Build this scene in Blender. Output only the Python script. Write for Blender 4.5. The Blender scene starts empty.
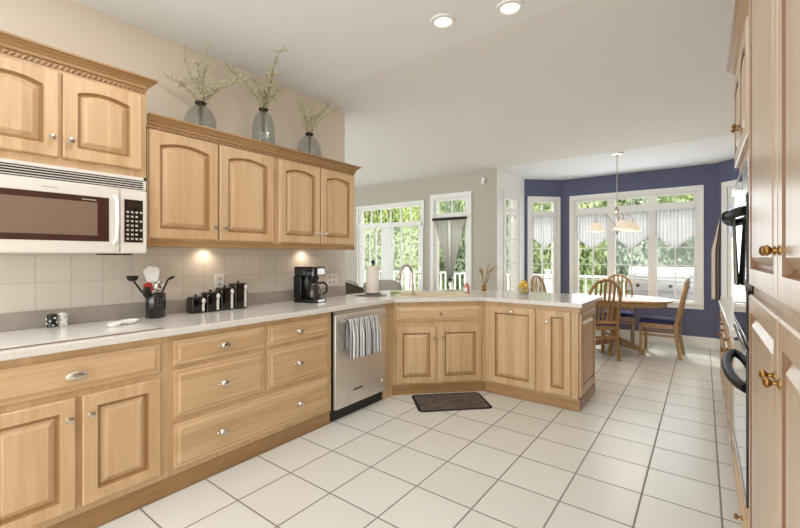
import bpy, bmesh, math, random
from mathutils import Vector, Matrix
random.seed(7)
PI = math.pi
SC = bpy.context.scene
COL = SC.collection

# ------------------------------------------------------------------ camera, world, big lights, exposure
CAMH = 1.305
cd = bpy.data.cameras.new('camera')
cd.sensor_width = 36.0
cd.lens = 401.0 / 800.0 * 36.0
cd.shift_y = -7.5 / 800.0
cd.clip_start = 0.02
cd.clip_end = 200
cam = bpy.data.objects.new('camera', cd)
cam.location = (0, 0, CAMH)
cam.rotation_euler = (PI / 2, 0, 0.6475)
COL.objects.link(cam)
SC.camera = cam

SC.view_settings.view_transform = 'Standard'
SC.view_settings.look = 'None'
SC.view_settings.gamma = 1.0
SC.view_settings.use_curve_mapping = False
SC.view_settings.exposure = 0.05

w = bpy.data.worlds.new('world')
SC.world = w
w.use_nodes = True
bg = w.node_tree.nodes['Background']
bg.inputs['Color'].default_value = (0.93, 0.97, 1.0, 1)
bg.inputs['Strength'].default_value = 2.7


def lamp(name, kind, loc, energy, color=(1, 1, 1), rot=(0, 0, 0), **kw):
    d = bpy.data.lights.new(name, kind)
    d.energy = energy
    d.color = color
    for k, v in kw.items():
        setattr(d, k, v)
    o = bpy.data.objects.new(name, d)
    o.location = loc
    o.rotation_euler = rot
    COL.objects.link(o)
    return o


lamp('sun', 'SUN', (0, 0, 20), 2.4, (1, 0.95, 0.86), (math.radians(40), 0, math.radians(200)), angle=0.05)
# added fill light behind the camera, tilted up towards walls and ceiling
lamp('daylight_rear', 'AREA', (-1.6, -3.3, 1.4), 80, (0.83, 0.92, 1.0), (PI / 2 + 0.26, 0, 0), shape='RECTANGLE', size=4.4, size_y=2.3)

# added fill light from the unseen far side of the family room
lamp('daylight_side', 'AREA', (-7.1, 2.2, 1.3), 42, (0.82, 0.92, 1.0), (0, -PI / 2, 0), shape='RECTANGLE', size=1.7, size_y=3.0)
# sky light entering the nook windows
lamp('daylight_bay', 'AREA', (-0.9, 7.10, 1.45), 17, (0.82, 0.92, 1.0), (-PI / 2, 0, 0), shape='RECTANGLE', size=1.7, size_y=1.5)


# ------------------------------------------------------------------ materials
def lin(c):
    return tuple((x / 12.92 if x <= 0.04045 else ((x + 0.055) / 1.055) ** 2.4) for x in [v / 255.0 for v in c]) + (1,)


def base_mat(name):
    m = bpy.data.materials.new(name)
    m.use_nodes = True
    nt = m.node_tree
    return m, nt, nt.nodes['Principled BSDF']


def N(nt, t, **kw):
    n = nt.nodes.new(t)
    for k, v in kw.items():
        setattr(n, k, v)
    return n


def MATH(nt, op, a, b=None):
    n = nt.nodes.new('ShaderNodeMath')
    n.operation = op
    for i, v in enumerate((a, b)):
        if v is None:
            continue
        if isinstance(v, (int, float)):
            n.inputs[i].default_value = v
        else:
            nt.links.new(v, n.inputs[i])
    return n.outputs[0]


def MIXC(nt, fac, a, b, blend='MIX'):
    n = nt.nodes.new('ShaderNodeMix')
    n.data_type = 'RGBA'
    n.blend_type = blend
    for s, v in ((n.inputs[0], fac), (n.inputs[6], a), (n.inputs[7], b)):
        if isinstance(v, (int, float)):
            s.default_value = v
        elif isinstance(v, tuple):
            s.default_value = v
        else:
            nt.links.new(v, s)
    return n.outputs[2]


def plain(name, rgb, rough=0.5, metal=0.0, var=0.04, scale=6.0, spec=0.5, bump=0.0, bscale=60.0, emit=0.0, coat=0.0):
    """a solid colour with a little procedural variation"""
    m, nt, b = base_mat(name)
    tc = N(nt, 'ShaderNodeTexCoord')
    no = N(nt, 'ShaderNodeTexNoise')
    no.inputs['Scale'].default_value = scale
    no.inputs['Detail'].default_value = 4
    nt.links.new(tc.outputs['Object'], no.inputs['Vector'])
    c = lin(rgb)
    c2 = tuple(max(0, x * (1 - 2 * var)) for x in c[:3]) + (1,)
    c1 = tuple(min(1, x * (1 + var)) for x in c[:3]) + (1,)
    nt.links.new(MIXC(nt, no.outputs['Fac'], c1, c2), b.inputs['Base Color'])
    b.inputs['Roughness'].default_value = rough
    b.inputs['Metallic'].default_value = metal
    b.inputs['Specular IOR Level'].default_value = spec
    b.inputs['Coat Weight'].default_value = coat
    if bump:
        nb = N(nt, 'ShaderNodeTexNoise')
        nb.inputs['Scale'].default_value = bscale
        nt.links.new(tc.outputs['Object'], nb.inputs['Vector'])
        bu = N(nt, 'ShaderNodeBump')
        bu.inputs['Strength'].default_value = bump
        bu.inputs['Distance'].default_value = 0.01
        nt.links.new(nb.outputs['Fac'], bu.inputs['Height'])
        nt.links.new(bu.outputs['Normal'], b.inputs['Normal'])
    if emit:
        b.inputs['Emission Color'].default_value = c
        b.inputs['Emission Strength'].default_value = emit
    return m


def wood(name, rgb, axis, rough=0.40, dark=0.84, boards=0.085):
    """maple: fine grain along axis, glued boards of slightly different tint"""
    m, nt, b = base_mat(name)
    tc = N(nt, 'ShaderNodeTexCoord')
    oi = N(nt, 'ShaderNodeObjectInfo')
    ad = N(nt, 'ShaderNodeVectorMath', operation='ADD')
    sc_ = N(nt, 'ShaderNodeVectorMath', operation='SCALE')
    cmb = N(nt, 'ShaderNodeCombineXYZ')
    for i in range(3):
        nt.links.new(oi.outputs['Random'], cmb.inputs[i])
    nt.links.new(cmb.outputs[0], sc_.inputs[0])
    sc_.inputs['Scale'].default_value = 13.0
    nt.links.new(tc.outputs['Object'], ad.inputs[0])
    nt.links.new(sc_.outputs[0], ad.inputs[1])
    mp = N(nt, 'ShaderNodeMapping')
    s = [22.0, 22.0, 22.0]
    s['xyz'.index(axis)] = 1.3
    mp.inputs['Scale'].default_value = s
    nt.links.new(ad.outputs[0], mp.inputs['Vector'])
    no = N(nt, 'ShaderNodeTexNoise')
    no.inputs['Scale'].default_value = 1.6
    no.inputs['Detail'].default_value = 6
    no.inputs['Roughness'].default_value = 0.6
    no.inputs['Distortion'].default_value = 0.5
    nt.links.new(mp.outputs[0], no.inputs['Vector'])
    sep = N(nt, 'ShaderNodeSeparateXYZ')
    nt.links.new(ad.outputs[0], sep.inputs[0])
    across = sep.outputs[2] if axis in 'xy' else sep.outputs[0]
    fl = MATH(nt, 'FLOOR', MATH(nt, 'DIVIDE', across, boards))
    wn = N(nt, 'ShaderNodeTexWhiteNoise', noise_dimensions='1D')
    nt.links.new(fl, wn.inputs['W'])
    c = lin(rgb)
    d = tuple(x * dark * (1 if i == 0 else (0.96 if i == 1 else 0.90)) for i, x in enumerate(c[:3])) + (1,)
    r = N(nt, 'ShaderNodeValToRGB')
    r.color_ramp.elements[0].position = 0.36
    r.color_ramp.elements[1].position = 0.70
    r.color_ramp.elements[0].color = c
    r.color_ramp.elements[1].color = d
    nt.links.new(no.outputs['Fac'], r.inputs[0])
    tint = MIXC(nt, wn.outputs['Value'], (1, 1, 1, 1), (0.86, 0.82, 0.76, 1))
    nt.links.new(MIXC(nt, 1.0, r.outputs[0], tint, 'MULTIPLY'), b.inputs['Base Color'])
    b.inputs['Roughness'].default_value = rough
    b.inputs['Coat Weight'].default_value = 0.08
    b.inputs['Coat Roughness'].default_value = 0.2
    return m


def tiles(name, axes, origin, size, rgb, grout, gw, rough, var=0.06, bump=0.3, rgb2=None):
    m, nt, b = base_mat(name)
    tc = N(nt, 'ShaderNodeTexCoord')
    sep = N(nt, 'ShaderNodeSeparateXYZ')
    nt.links.new(tc.outputs['Object'], sep.inputs[0])
    ds, cells = [], []
    for k, a in enumerate(axes):
        u = MATH(nt, 'DIVIDE', MATH(nt, 'SUBTRACT', sep.outputs['xyz'.index(a)], origin[k]), size)
        f = MATH(nt, 'FRACT', u)
        ds.append(MATH(nt, 'MINIMUM', f, MATH(nt, 'SUBTRACT', 1.0, f)))
        cells.append(MATH(nt, 'FLOOR', u))
    dmin = MATH(nt, 'MINIMUM', ds[0], ds[1])
    mr = N(nt, 'ShaderNodeMapRange')
    mr.inputs['From Min'].default_value = gw / size * 0.5
    mr.inputs['From Max'].default_value = gw / size * 0.5 + 0.008
    nt.links.new(dmin, mr.inputs['Value'])
    cm = N(nt, 'ShaderNodeCombineXYZ')
    nt.links.new(cells[0], cm.inputs[0])
    nt.links.new(cells[1], cm.inputs[1])
    wn = N(nt, 'ShaderNodeTexWhiteNoise', noise_dimensions='3D')
    nt.links.new(cm.outputs[0], wn.inputs['Vector'])
    no = N(nt, 'ShaderNodeTexNoise')
    no.inputs['Scale'].default_value = 5.0
    no.inputs['Detail'].default_value = 6
    nt.links.new(tc.outputs['Object'], no.inputs['Vector'])
    c = lin(rgb)
    c2 = lin(rgb2) if rgb2 else tuple(x * (1 - 2 * var) for x in c[:3]) + (1,)
    mixv = MATH(nt, 'ADD', MATH(nt, 'MULTIPLY', wn.outputs['Value'], 0.45), MATH(nt, 'MULTIPLY', no.outputs['Fac'], 0.55))
    tcol = MIXC(nt, mixv, c, c2)
    nt.links.new(MIXC(nt, mr.outputs[0], lin(grout), tcol), b.inputs['Base Color'])
    rr = MATH(nt, 'SUBTRACT', 0.8, MATH(nt, 'MULTIPLY', mr.outputs[0], 0.8 - rough))
    nt.links.new(rr, b.inputs['Roughness'])
    bu = N(nt, 'ShaderNodeBump')
    bu.inputs['Strength'].default_value = bump
    bu.inputs['Distance'].default_value = 0.004
    nt.links.new(mr.outputs[0], bu.inputs['Height'])
    nt.links.new(bu.outputs['Normal'], b.inputs['Normal'])
    return m


def glassy(name, tint=(1, 1, 1), refl=1.0, rough=0.0, body=0.0, bodyc=(200, 200, 200)):
    """clear sheet glass: light passes, Fresnel reflection on top"""
    m, nt, b = base_mat(name)
    nt.nodes.remove(b)
    out = nt.nodes['Material Output']
    tr = N(nt, 'ShaderNodeBsdfTransparent')
    tr.inputs['Color'].default_value = tuple(tint) + (1,)
    gl = N(nt, 'ShaderNodeBsdfGlossy')
    gl.inputs['Roughness'].default_value = rough
    lw = N(nt, 'ShaderNodeLayerWeight')
    lw.inputs['Blend'].default_value = 0.5
    fres = MATH(nt, 'ADD', MATH(nt, 'MULTIPLY', MATH(nt, 'POWER', lw.outputs['Facing'], 4.0), 0.6), 0.04)
    mx = N(nt, 'ShaderNodeMixShader')
    nt.links.new(MATH(nt, 'MULTIPLY', fres, refl), mx.inputs[0])
    first = tr.outputs[0]
    if body:
        df = N(nt, 'ShaderNodeBsdfDiffuse')
        df.inputs['Color'].default_value = lin(bodyc)
        mb = N(nt, 'ShaderNodeMixShader')
        mb.inputs[0].default_value = body
        nt.links.new(tr.outputs[0], mb.inputs[1])
        nt.links.new(df.outputs[0], mb.inputs[2])
        first = mb.outputs[0]
    nt.links.new(first, mx.inputs[1])
    nt.links.new(gl.outputs[0], mx.inputs[2])
    nt.links.new(mx.outputs[0], out.inputs['Surface'])
    return m


def sheer(name, rgb, trans=0.35, stripes=None, axis='x', period=0.04, width=0.35):
    """thin woven cloth: diffuse + translucent + some see-through, optional stripes along the cloth"""
    m, nt, b = base_mat(name)
    nt.nodes.remove(b)
    out = nt.nodes['Material Output']
    df = N(nt, 'ShaderNodeBsdfDiffuse')
    tl = N(nt, 'ShaderNodeBsdfTranslucent')
    tr = N(nt, 'ShaderNodeBsdfTransparent')
    if stripes:
        tc = N(nt, 'ShaderNodeTexCoord')
        sep = N(nt, 'ShaderNodeSeparateXYZ')
        nt.links.new(tc.outputs['UV'], sep.inputs[0])
        f = MATH(nt, 'FRACT', MATH(nt, 'DIVIDE', sep.outputs[0], period))
        s = MATH(nt, 'LESS_THAN', f, width)
        c = MIXC(nt, s, lin(rgb), lin(stripes))
        nt.links.new(c, df.inputs['Color'])
        nt.links.new(c, tl.inputs['Color'])
    else:
        df.inputs['Color'].default_value = lin(rgb)
        tl.inputs['Color'].default_value = lin(rgb)
    a = N(nt, 'ShaderNodeMixShader')
    a.inputs[0].default_value = 0.5
    nt.links.new(df.outputs[0], a.inputs[1])
    nt.links.new(tl.outputs[0], a.inputs[2])
    c_ = N(nt, 'ShaderNodeMixShader')
    c_.inputs[0].default_value = trans
    nt.links.new(a.outputs[0], c_.inputs[1])
    nt.links.new(tr.outputs[0], c_.inputs[2])
    nt.links.new(c_.outputs[0], out.inputs['Surface'])
    return m


def striped(name, cols, period, rough=0.85):
    """woven stripes running down a towel; UV.x runs across the cloth in metres"""
    m, nt, b = base_mat(name)
    tc = N(nt, 'ShaderNodeTexCoord')
    sep = N(nt, 'ShaderNodeSeparateXYZ')
    nt.links.new(tc.outputs['UV'], sep.inputs[0])
    f = MATH(nt, 'FRACT', MATH(nt, 'DIVIDE', sep.outputs[0], period))
    r = N(nt, 'ShaderNodeValToRGB')
    r.color_ramp.interpolation = 'CONSTANT'
    els = r.color_ramp.elements
    while len(els) < len(cols):
        els.new(0.5)
    for e, (p, c) in zip(els, cols):
        e.position = p
        e.color = lin(c)
    nt.links.new(f, r.inputs[0])
    nt.links.new(r.outputs[0], b.inputs['Base Color'])
    b.inputs['Roughness'].default_value = rough
    return m


def quartz(name, rgb):
    m, nt, b = base_mat(name)
    tc = N(nt, 'ShaderNodeTexCoord')
    n1 = N(nt, 'ShaderNodeTexNoise')
    n1.inputs['Scale'].default_value = 130
    n1.inputs['Detail'].default_value = 3
    n2 = N(nt, 'ShaderNodeTexVoronoi')
    n2.inputs['Scale'].default_value = 260
    for n in (n1, n2):
        nt.links.new(tc.outputs['Object'], n.inputs['Vector'])
    c = lin(rgb)
    r = N(nt, 'ShaderNodeValToRGB')
    r.color_ramp.elements[0].position = 0.35
    r.color_ramp.elements[1].position = 0.65
    r.color_ramp.elements[0].color = tuple(x * 0.88 for x in c[:3]) + (1,)
    r.color_ramp.elements[1].color = tuple(min(1, x * 1.06) for x in c[:3]) + (1,)
    nt.links.new(n1.outputs['Fac'], r.inputs[0])
    sp = MATH(nt, 'LESS_THAN', n2.outputs['Distance'], 0.18)
    nt.links.new(MIXC(nt, MATH(nt, 'MULTIPLY', sp, 0.15), r.outputs[0], lin((150, 140, 130))), b.inputs['Base Color'])
    b.inputs['Roughness'].default_value = 0.16
    return m


def brushed(name, rgb, rough=0.3, axis='x'):
    m, nt, b = base_mat(name)
    tc = N(nt, 'ShaderNodeTexCoord')
    mp = N(nt, 'ShaderNodeMapping')
    s = [220.0, 220.0, 220.0]
    s['xyz'.index(axis)] = 3.0
    mp.inputs['Scale'].default_value = s
    nt.links.new(tc.outputs['Object'], mp.inputs[0])
    no = N(nt, 'ShaderNodeTexNoise')
    no.inputs['Scale'].default_value = 1.0
    nt.links.new(mp.outputs[0], no.inputs['Vector'])
    c = lin(rgb)
    nt.links.new(MIXC(nt, no.outputs['Fac'], c, tuple(x * 0.82 for x in c[:3]) + (1,)), b.inputs['Base Color'])
    b.inputs['Metallic'].default_value = 0.8
    nt.links.new(MATH(nt, 'ADD', MATH(nt, 'MULTIPLY', no.outputs['Fac'], 0.12), rough - 0.06), b.inputs['Roughness'])
    return m


def leafy(name, a, b_):
    m, nt, b = base_mat(name)
    tc = N(nt, 'ShaderNodeTexCoord')
    no = N(nt, 'ShaderNodeTexNoise')
    no.inputs['Scale'].default_value = 1.7
    no.inputs['Detail'].default_value = 5
    nt.links.new(tc.outputs['Object'], no.inputs['Vector'])
    oi = N(nt, 'ShaderNodeObjectInfo')
    r = N(nt, 'ShaderNodeValToRGB')
    r.color_ramp.elements[0].position = 0.35
    r.color_ramp.elements[1].position = 0.65
    r.color_ramp.elements[0].color = lin(a)
    r.color_ramp.elements[1].color = lin(b_)
    nt.links.new(no.outputs['Fac'], r.inputs[0])
    nt.links.new(MIXC(nt, MATH(nt, 'MULTIPLY', oi.outputs['Random'], 0.35), r.outputs[0], lin((150, 165, 110))), b.inputs['Base Color'])
    b.inputs['Roughness'].default_value = 0.7
    b.inputs['Subsurface Weight'].default_value = 0.0
    return m


MAPLE = (214, 180, 139)
M = {
    'wood_v': wood('maple_vertical', MAPLE, 'z'),
    'wood_h': wood('maple_horizontal', MAPLE, 'x'),
    'wood_pale': wood('maple_glazed', (198, 176, 152), 'z', rough=0.32),  # same maple, greyed to paint in its grazing reflections
    'glaze': wood('maple_glaze', (172, 132, 88), 'z'),  # browner tone for the door grooves
    'glaze_dark': wood('maple_glaze_dark', (132, 92, 54), 'z'),  # darkest groove tone, shade painted in on the right-hand doors
    'wood_trim': wood('maple_trim', (172, 134, 90), 'x', dark=0.8),
    'wood_crown': wood('maple_crown', (176, 138, 94), 'x', dark=0.8),
    'oak': wood('oak_chair', (178, 140, 92), 'z', dark=0.62, rough=0.3),
    'oak_h': wood('oak_table', (188, 150, 106), 'x', dark=0.68, rough=0.25),
    'floor': tiles('floor_tile', 'xy', (0.074, 0.158), 0.3434, (229, 227, 218), (138, 132, 122), 0.006, 0.3, 0.06, 0.35, (217, 213, 202)),
    'splash': tiles('splash_tile', 'yz', (0.549, 1.006), 0.1555, (230, 220, 207), (200, 191, 179), 0.003, 0.35, 0.06, 0.25, (214, 205, 193)),
    'wall_cream': plain('wall_cream', (231, 217, 199), 0.85, var=0.01),
    'wall_beige': plain('wall_beige', (192, 185, 170), 0.85, var=0.01),
    'wall_blue': plain('wall_blue', (97, 100, 126), 0.8, var=0.02),
    'ceil': plain('ceiling_paint', (240, 242, 240), 0.9, var=0.01),
    'ceil_slope': plain('slope_paint', (236, 233, 228), 0.9, var=0.01),
    'ceil_white': plain('nook_ceiling_paint', (240, 242, 243), 0.9, var=0.01),
    'white': plain('white_trim', (243, 241, 236), 0.4, var=0.01),
    'white_gloss': plain('white_gloss', (244, 240, 234), 0.22, var=0.01),
    'enamel': plain('white_enamel', (226, 217, 207), 0.25, var=0.01),
    'cooktop': plain('white_ceramic_glass', (240, 236, 228), 0.08, var=0.01),
    'cook_edge': plain('cooktop_edge', (138, 114, 92), 0.4),
    'quartz': quartz('quartz', (226, 219, 210)),
    'grey_stone': plain('grey_stone', (172, 164, 154), 0.3, var=0.06, scale=25),
    'black': plain('black_plastic', (20, 18, 18), 0.3, var=0.05),
    'black_matte': plain('black_handle', (16, 15, 15), 0.5, var=0.02, spec=0.25),
    'black_gloss': plain('black_gloss', (14, 13, 14), 0.06, var=0.02, coat=0.5),
    'oven_glass': plain('oven_black_glass', (12, 12, 14), 0.03, var=0.0, spec=0.8, coat=1.0),
    'mw_glass': plain('microwave_glass', (62, 32, 26), 0.06, var=0.05, coat=0.6),
    'mw_screen': plain('microwave_screen', (128, 106, 90), 0.08, var=0.05, coat=0.3),
    'grille_dark': plain('vent_dark', (28, 24, 22), 0.6),
    'grey_key': plain('key_grey', (190, 182, 172), 0.5),
    'dark_key': plain('display_dark', (46, 34, 28), 0.15),
    'nickel': plain('brushed_nickel', (214, 206, 194), 0.24, 1.0, var=0.03),
    'chrome': plain('chrome', (210, 208, 204), 0.12, 1.0, var=0.01),
    'bronze': plain('aged_brass', (150, 112, 62), 0.28, 1.0, var=0.1, scale=60),
    'dark_metal': plain('dark_metal', (58, 52, 46), 0.4, 0.8),
    'steel': brushed('stainless', (240, 233, 225), 0.42, 'z'),
    'steel_h': brushed('stainless_rail', (206, 202, 196), 0.28, 'x'),
    'glass': glassy('window_glass', (0.97, 0.98, 0.98), 0.6),
    'smoke': glassy('smoked_glass', (0.90, 0.92, 0.92), 1.2, 0.02, 0.03, (150, 156, 154)),
    'clear': glassy('clear_glass', (0.95, 0.96, 0.95), 1.2, 0.0, 0.06, (235, 235, 230)),
    'carafe': glassy('carafe_glass', (0.55, 0.5, 0.45), 1.4, 0.0, 0.15, (90, 80, 70)),
    'valance': sheer('white_sheer', (250, 250, 252), 0.15, (226, 226, 232), period=0.045, width=0.3),
    'grey_sheer': sheer('grey_sheer', (216, 214, 208), 0.20),
    'white_veil': sheer('white_veil', (244, 244, 244), 0.45),
    'navy': plain('navy_fabric', (44, 46, 92), 0.85, var=0.1, scale=40, bump=0.2),
    'mat': plain('mat_brown', (112, 100, 92), 0.95, var=0.48, scale=16, bump=0.8, bscale=140),
    'mat_edge': plain('mat_border', (32, 27, 26), 0.95, var=0.1, scale=60, bump=0.4),
    'towel_grey': striped('towel_grey_stripe', [(0, (70, 72, 78)), (0.16, (226, 224, 222)), (0.3, (150, 152, 158)), (0.42, (232, 230, 228)), (0.58, (104, 106, 112)), (0.7, (228, 226, 224)), (0.84, (176, 178, 182))], 0.10),
    'towel_taupe': striped('towel_taupe_stripe', [(0, (182, 166, 148)), (0.4, (30, 28, 28)), (0.55, (206, 194, 178)), (0.72, (40, 36, 34)), (0.88, (168, 152, 136))], 0.13),
    'paper': plain('paper_towel', (240, 228, 216), 0.95, var=0.02, bump=0.15, bscale=200),
    'lemon': plain('lemon_skin', (222, 184, 70), 0.45, var=0.12, scale=14, bump=0.15),
    'red': plain('red_silicone', (184, 66, 50), 0.4),
    'green': plain('sponge_green', (150, 160, 110), 0.95, bump=0.5),
    'cream': plain('cream_sink', (228, 214, 184), 0.25, var=0.02),
    'soap': plain('soap_pink', (206, 130, 112), 0.25),
    'sofa': plain('sofa_grey', (186, 180, 172), 0.95, var=0.06, bump=0.3),
    'brown_cloth': plain('brown_cushion', (74, 62, 52), 0.9, var=0.1),
    'twig': plain('twig', (128, 112, 82), 0.8, var=0.2),
    'bud': plain('bud', (206, 196, 158), 0.8, var=0.15),
    'wheat': plain('dried_grass', (172, 146, 104), 0.85, var=0.2),
    'shade': plain('alabaster', (248, 228, 206), 0.4, var=0.10, scale=18, emit=0.35),
    'lamp_lens': plain('lamp_lens', (255, 246, 228), 0.5, var=0.0, emit=3.0),
    'puck_lens': plain('puck_lens', (255, 230, 190), 0.5, var=0.0, emit=6.0),
    'deck': wood('deck_board', (196, 190, 182), 'x', rough=0.7, boards=0.14),
    'lawn': plain('lawn', (126, 150, 84), 0.95, var=0.15, bump=0.4, bscale=9),
    'leaf_a': leafy('leaf_light', (172, 190, 112), (222, 228, 164)),
    'leaf_b': leafy('leaf_mid', (150, 168, 108), (200, 210, 156)),
    'leaf_c': leafy('leaf_grey', (142, 156, 122), (190, 198, 166)),
    'bark': plain('bark', (110, 96, 80), 0.9, var=0.2),
    'shaker': plain('shaker_black', (28, 24, 24), 0.2),
    'porcelain': plain('porcelain', (244, 242, 238), 0.15, var=0.0),
    'label': plain('scoop_white', (226, 216, 206), 0.35),
}


# ------------------------------------------------------------------ mesh helpers
class MB:
    def __init__(self, mtx=None):
        self.bm = bmesh.new()
        self.mtx = mtx

    def _v(self, p):
        p = Vector(p)
        if self.mtx is not None:
            p = self.mtx @ p
        return self.bm.verts.new(p)

    def face(self, pts):
        return self.bm.faces.new([self._v(p) for p in pts])

    def box(self, lo, hi):
        x0, y0, z0 = lo
        x1, y1, z1 = hi
        v = [self._v(p) for p in ((x0, y0, z0), (x1, y0, z0), (x1, y1, z0), (x0, y1, z0), (x0, y0, z1), (x1, y0, z1), (x1, y1, z1), (x0, y1, z1))]
        for f in ((0, 3, 2, 1), (4, 5, 6, 7), (0, 1, 5, 4), (1, 2, 6, 5), (2, 3, 7, 6), (3, 0, 4, 7)):
            self.bm.faces.new([v[i] for i in f])
        return self

    def loops(self, loops, closed=True, cap0=True, cap1=True):
        """bridge successive point loops of equal length"""
        vs = [[self._v(p) for p in l] for l in loops]
        n = len(vs[0])
        for a, b in zip(vs, vs[1:]):
            for i in range(n if closed else n - 1):
                j = (i + 1) % n
                self.bm.faces.new((a[i], a[j], b[j], b[i]))
        if cap0 and closed:
            self.bm.faces.new(list(reversed(vs[0])))
        if cap1 and closed:
            self.bm.faces.new(vs[-1])
        return self

    def prism(self, pts, z0, z1):
        return self.loops([[(x, y, z0) for x, y in pts], [(x, y, z1) for x, y in pts]])

    def lathe(self, prof, c=(0, 0, 0), n=24, axis='z', cap0=True, cap1=True, sx=1.0, sy=1.0):
        ls = []
        for r, h in prof:
            l = []
            for i in range(n):
                a = 2 * PI * i / n
                x, y = r * math.cos(a) * sx, r * math.sin(a) * sy
                p = {'z': (x, y, h), 'y': (x, -h, y), 'x': (h, x, y)}[axis]
                l.append((c[0] + p[0], c[1] + p[1], c[2] + p[2]))
            ls.append(l)
        return self.loops(ls, True, cap0, cap1)

    def ball(self, c, rx, ry=None, rz=None, n=16, m=9):
        ry = ry or rx
        rz = rz or rx
        ls = []
        for k in range(1, m):
            t = PI * k / m
            ls.append([(c[0] + rx * math.sin(t) * math.cos(2 * PI * i / n), c[1] + ry * math.sin(t) * math.sin(2 * PI * i / n), c[2] - rz * math.cos(t)) for i in range(n)])
        return self.loops(ls)

    def tube(self, path, r, n=8, cap=True):
        path = [Vector(p) for p in path]
        rs = r if isinstance(r, (list, tuple)) else [r] * len(path)
        ls = []
        up = None
        for k, p in enumerate(path):
            a = path[max(0, k - 1)]
            b = path[min(len(path) - 1, k + 1)]
            t = (b - a).normalized()
            if up is None:
                up = Vector((0, 0, 1)) if abs(t.z) < 0.9 else Vector((1, 0, 0))
            s = t.cross(up)
            if s.length < 1e-6:
                s = t.cross(Vector((0, 1, 0)))
            s.normalize()
            u = s.cross(t).normalized()
            up = u
            ls.append([tuple(p + rs[k] * (math.cos(2 * PI * i / n) * s + math.sin(2 * PI * i / n) * u)) for i in range(n)])
        return self.loops(ls, True, cap, cap)

    def bar(self, p0, p1, wx, wy, side=None):
        """rectangular bar from p0 to p1"""
        p0, p1 = Vector(p0), Vector(p1)
        t = (p1 - p0).normalized()
        s = Vector(side) if side else (Vector((1, 0, 0)) if abs(t.x) < 0.9 else Vector((0, 1, 0)))
        s = (s - t * s.dot(t)).normalized()
        u = t.cross(s)
        ls = []
        for p in (p0, p1):
            ls.append([tuple(p + a * wx / 2 * s + b * wy / 2 * u) for a, b in ((-1, -1), (1, -1), (1, 1), (-1, 1))])
        return self.loops(ls)

    def build(self, name, mat, parent=None, loc=None, smooth=30, bevel=0.0, rot=None, seg=2):
        bmesh.ops.recalc_face_normals(self.bm, faces=self.bm.faces)
        me = bpy.data.meshes.new(name)
        self.bm.to_mesh(me)
        self.bm.free()
        me.materials.append(M[mat] if isinstance(mat, str) else mat)
        if smooth:
            for p in me.polygons:
                p.use_smooth = True
            me.set_sharp_from_angle(angle=math.radians(smooth))
        o = bpy.data.objects.new(name, me)
        COL.objects.link(o)
        if parent is not None:
            o.parent = parent
        if loc is not None:
            o.location = loc
        if rot is not None:
            o.rotation_euler = rot
        if bevel:
            b = o.modifiers.new('bevel', 'BEVEL')
            b.width = bevel
            b.segments = seg
            b.limit_method = 'ANGLE'
            b.angle_limit = math.radians(40)
        return o


def thing(name, label, cat, loc=(0, 0, 0), rz=0.0, group=None):
    o = bpy.data.objects.new(name, None)
    o.empty_display_size = 0.1
    COL.objects.link(o)
    o.location = loc
    o.rotation_euler = (0, 0, rz)
    o['label'] = label
    o['category'] = cat
    if group:
        o['group'] = group
    return o


def tag(o, label, cat, group=None):
    o['label'] = label
    o['category'] = cat
    if group:
        o['group'] = group
    return o


def struct(o):
    o['kind'] = 'structure'
    return o


def dup_tree(root, loc, rz, label=None, group=None):
    r = root.copy()
    COL.objects.link(r)
    r.location = loc
    r.rotation_euler = (0, 0, rz)
    if label:
        r['label'] = label
    if group:
        r['group'] = group
    for ch in list(root.children):
        c = ch.copy()
        COL.objects.link(c)
        c.parent = r
        for g in list(ch.children):
            d = g.copy()
            COL.objects.link(d)
            d.parent = c
    return r


def cloth(name, mat, fn, nu, nv, parent=None, thick=0.002, uvw=1.0, loc=None, rot=None):
    """sheet from fn(u,v)->(x,y,z); UV.x in metres across"""
    me = bpy.data.meshes.new(name)
    vs = [fn(i / nu, j / nv) for j in range(nv + 1) for i in range(nu + 1)]
    fs = []
    for j in range(nv):
        for i in range(nu):
            a = j * (nu + 1) + i
            fs.append((a, a + 1, a + nu + 2, a + nu + 1))
    me.from_pydata(vs, [], fs)
    uv = me.uv_layers.new(name='UVMap')
    for p in me.polygons:
        p.use_smooth = True
        for li in p.loop_indices:
            vi = me.loops[li].vertex_index
            uv.data[li].uv = ((vi % (nu + 1)) / nu * uvw, (vi // (nu + 1)) / nv)
    me.materials.append(M[mat])
    o = bpy.data.objects.new(name, me)
    COL.objects.link(o)
    if thick:
        s = o.modifiers.new('thick', 'SOLIDIFY')
        s.thickness = thick
        s.offset = 0
    if parent is not None:
        o.parent = parent
    if loc is not None:
        o.location = loc
    if rot is not None:
        o.rotation_euler = rot
    return o


# ------------------------------------------------------------------ structure
LW = -2.93            # left kitchen wall face
WY = 5.59             # window wall face
NX = -2.43            # nook left wall face
BY = 7.205            # bay back wall face
BX0, BX1 = -1.944, 0.13
RW = 0.77             # right wall face
ZC = 2.795            # flat ceiling
ZS = 2.612            # foot of the sloped ceiling
ZN = 2.62             # nook ceiling
YR = 2.48             # ridge
FX = -7.2
YB = -3.4

b = MB()
b.box((FX, YB, -0.12), (RW, WY + 0.14, 0))
b.prism([(NX - 0.14, WY + 0.14), (RW + 0.14, WY + 0.14), (RW + 0.14, BY - 0.55), (BX1 + 0.1, BY + 0.14), (BX0 - 0.1, BY + 0.14), (NX - 0.14, BY - 0.4)], -0.12, 0)
struct(b.build('floor', 'floor', smooth=0))

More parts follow.
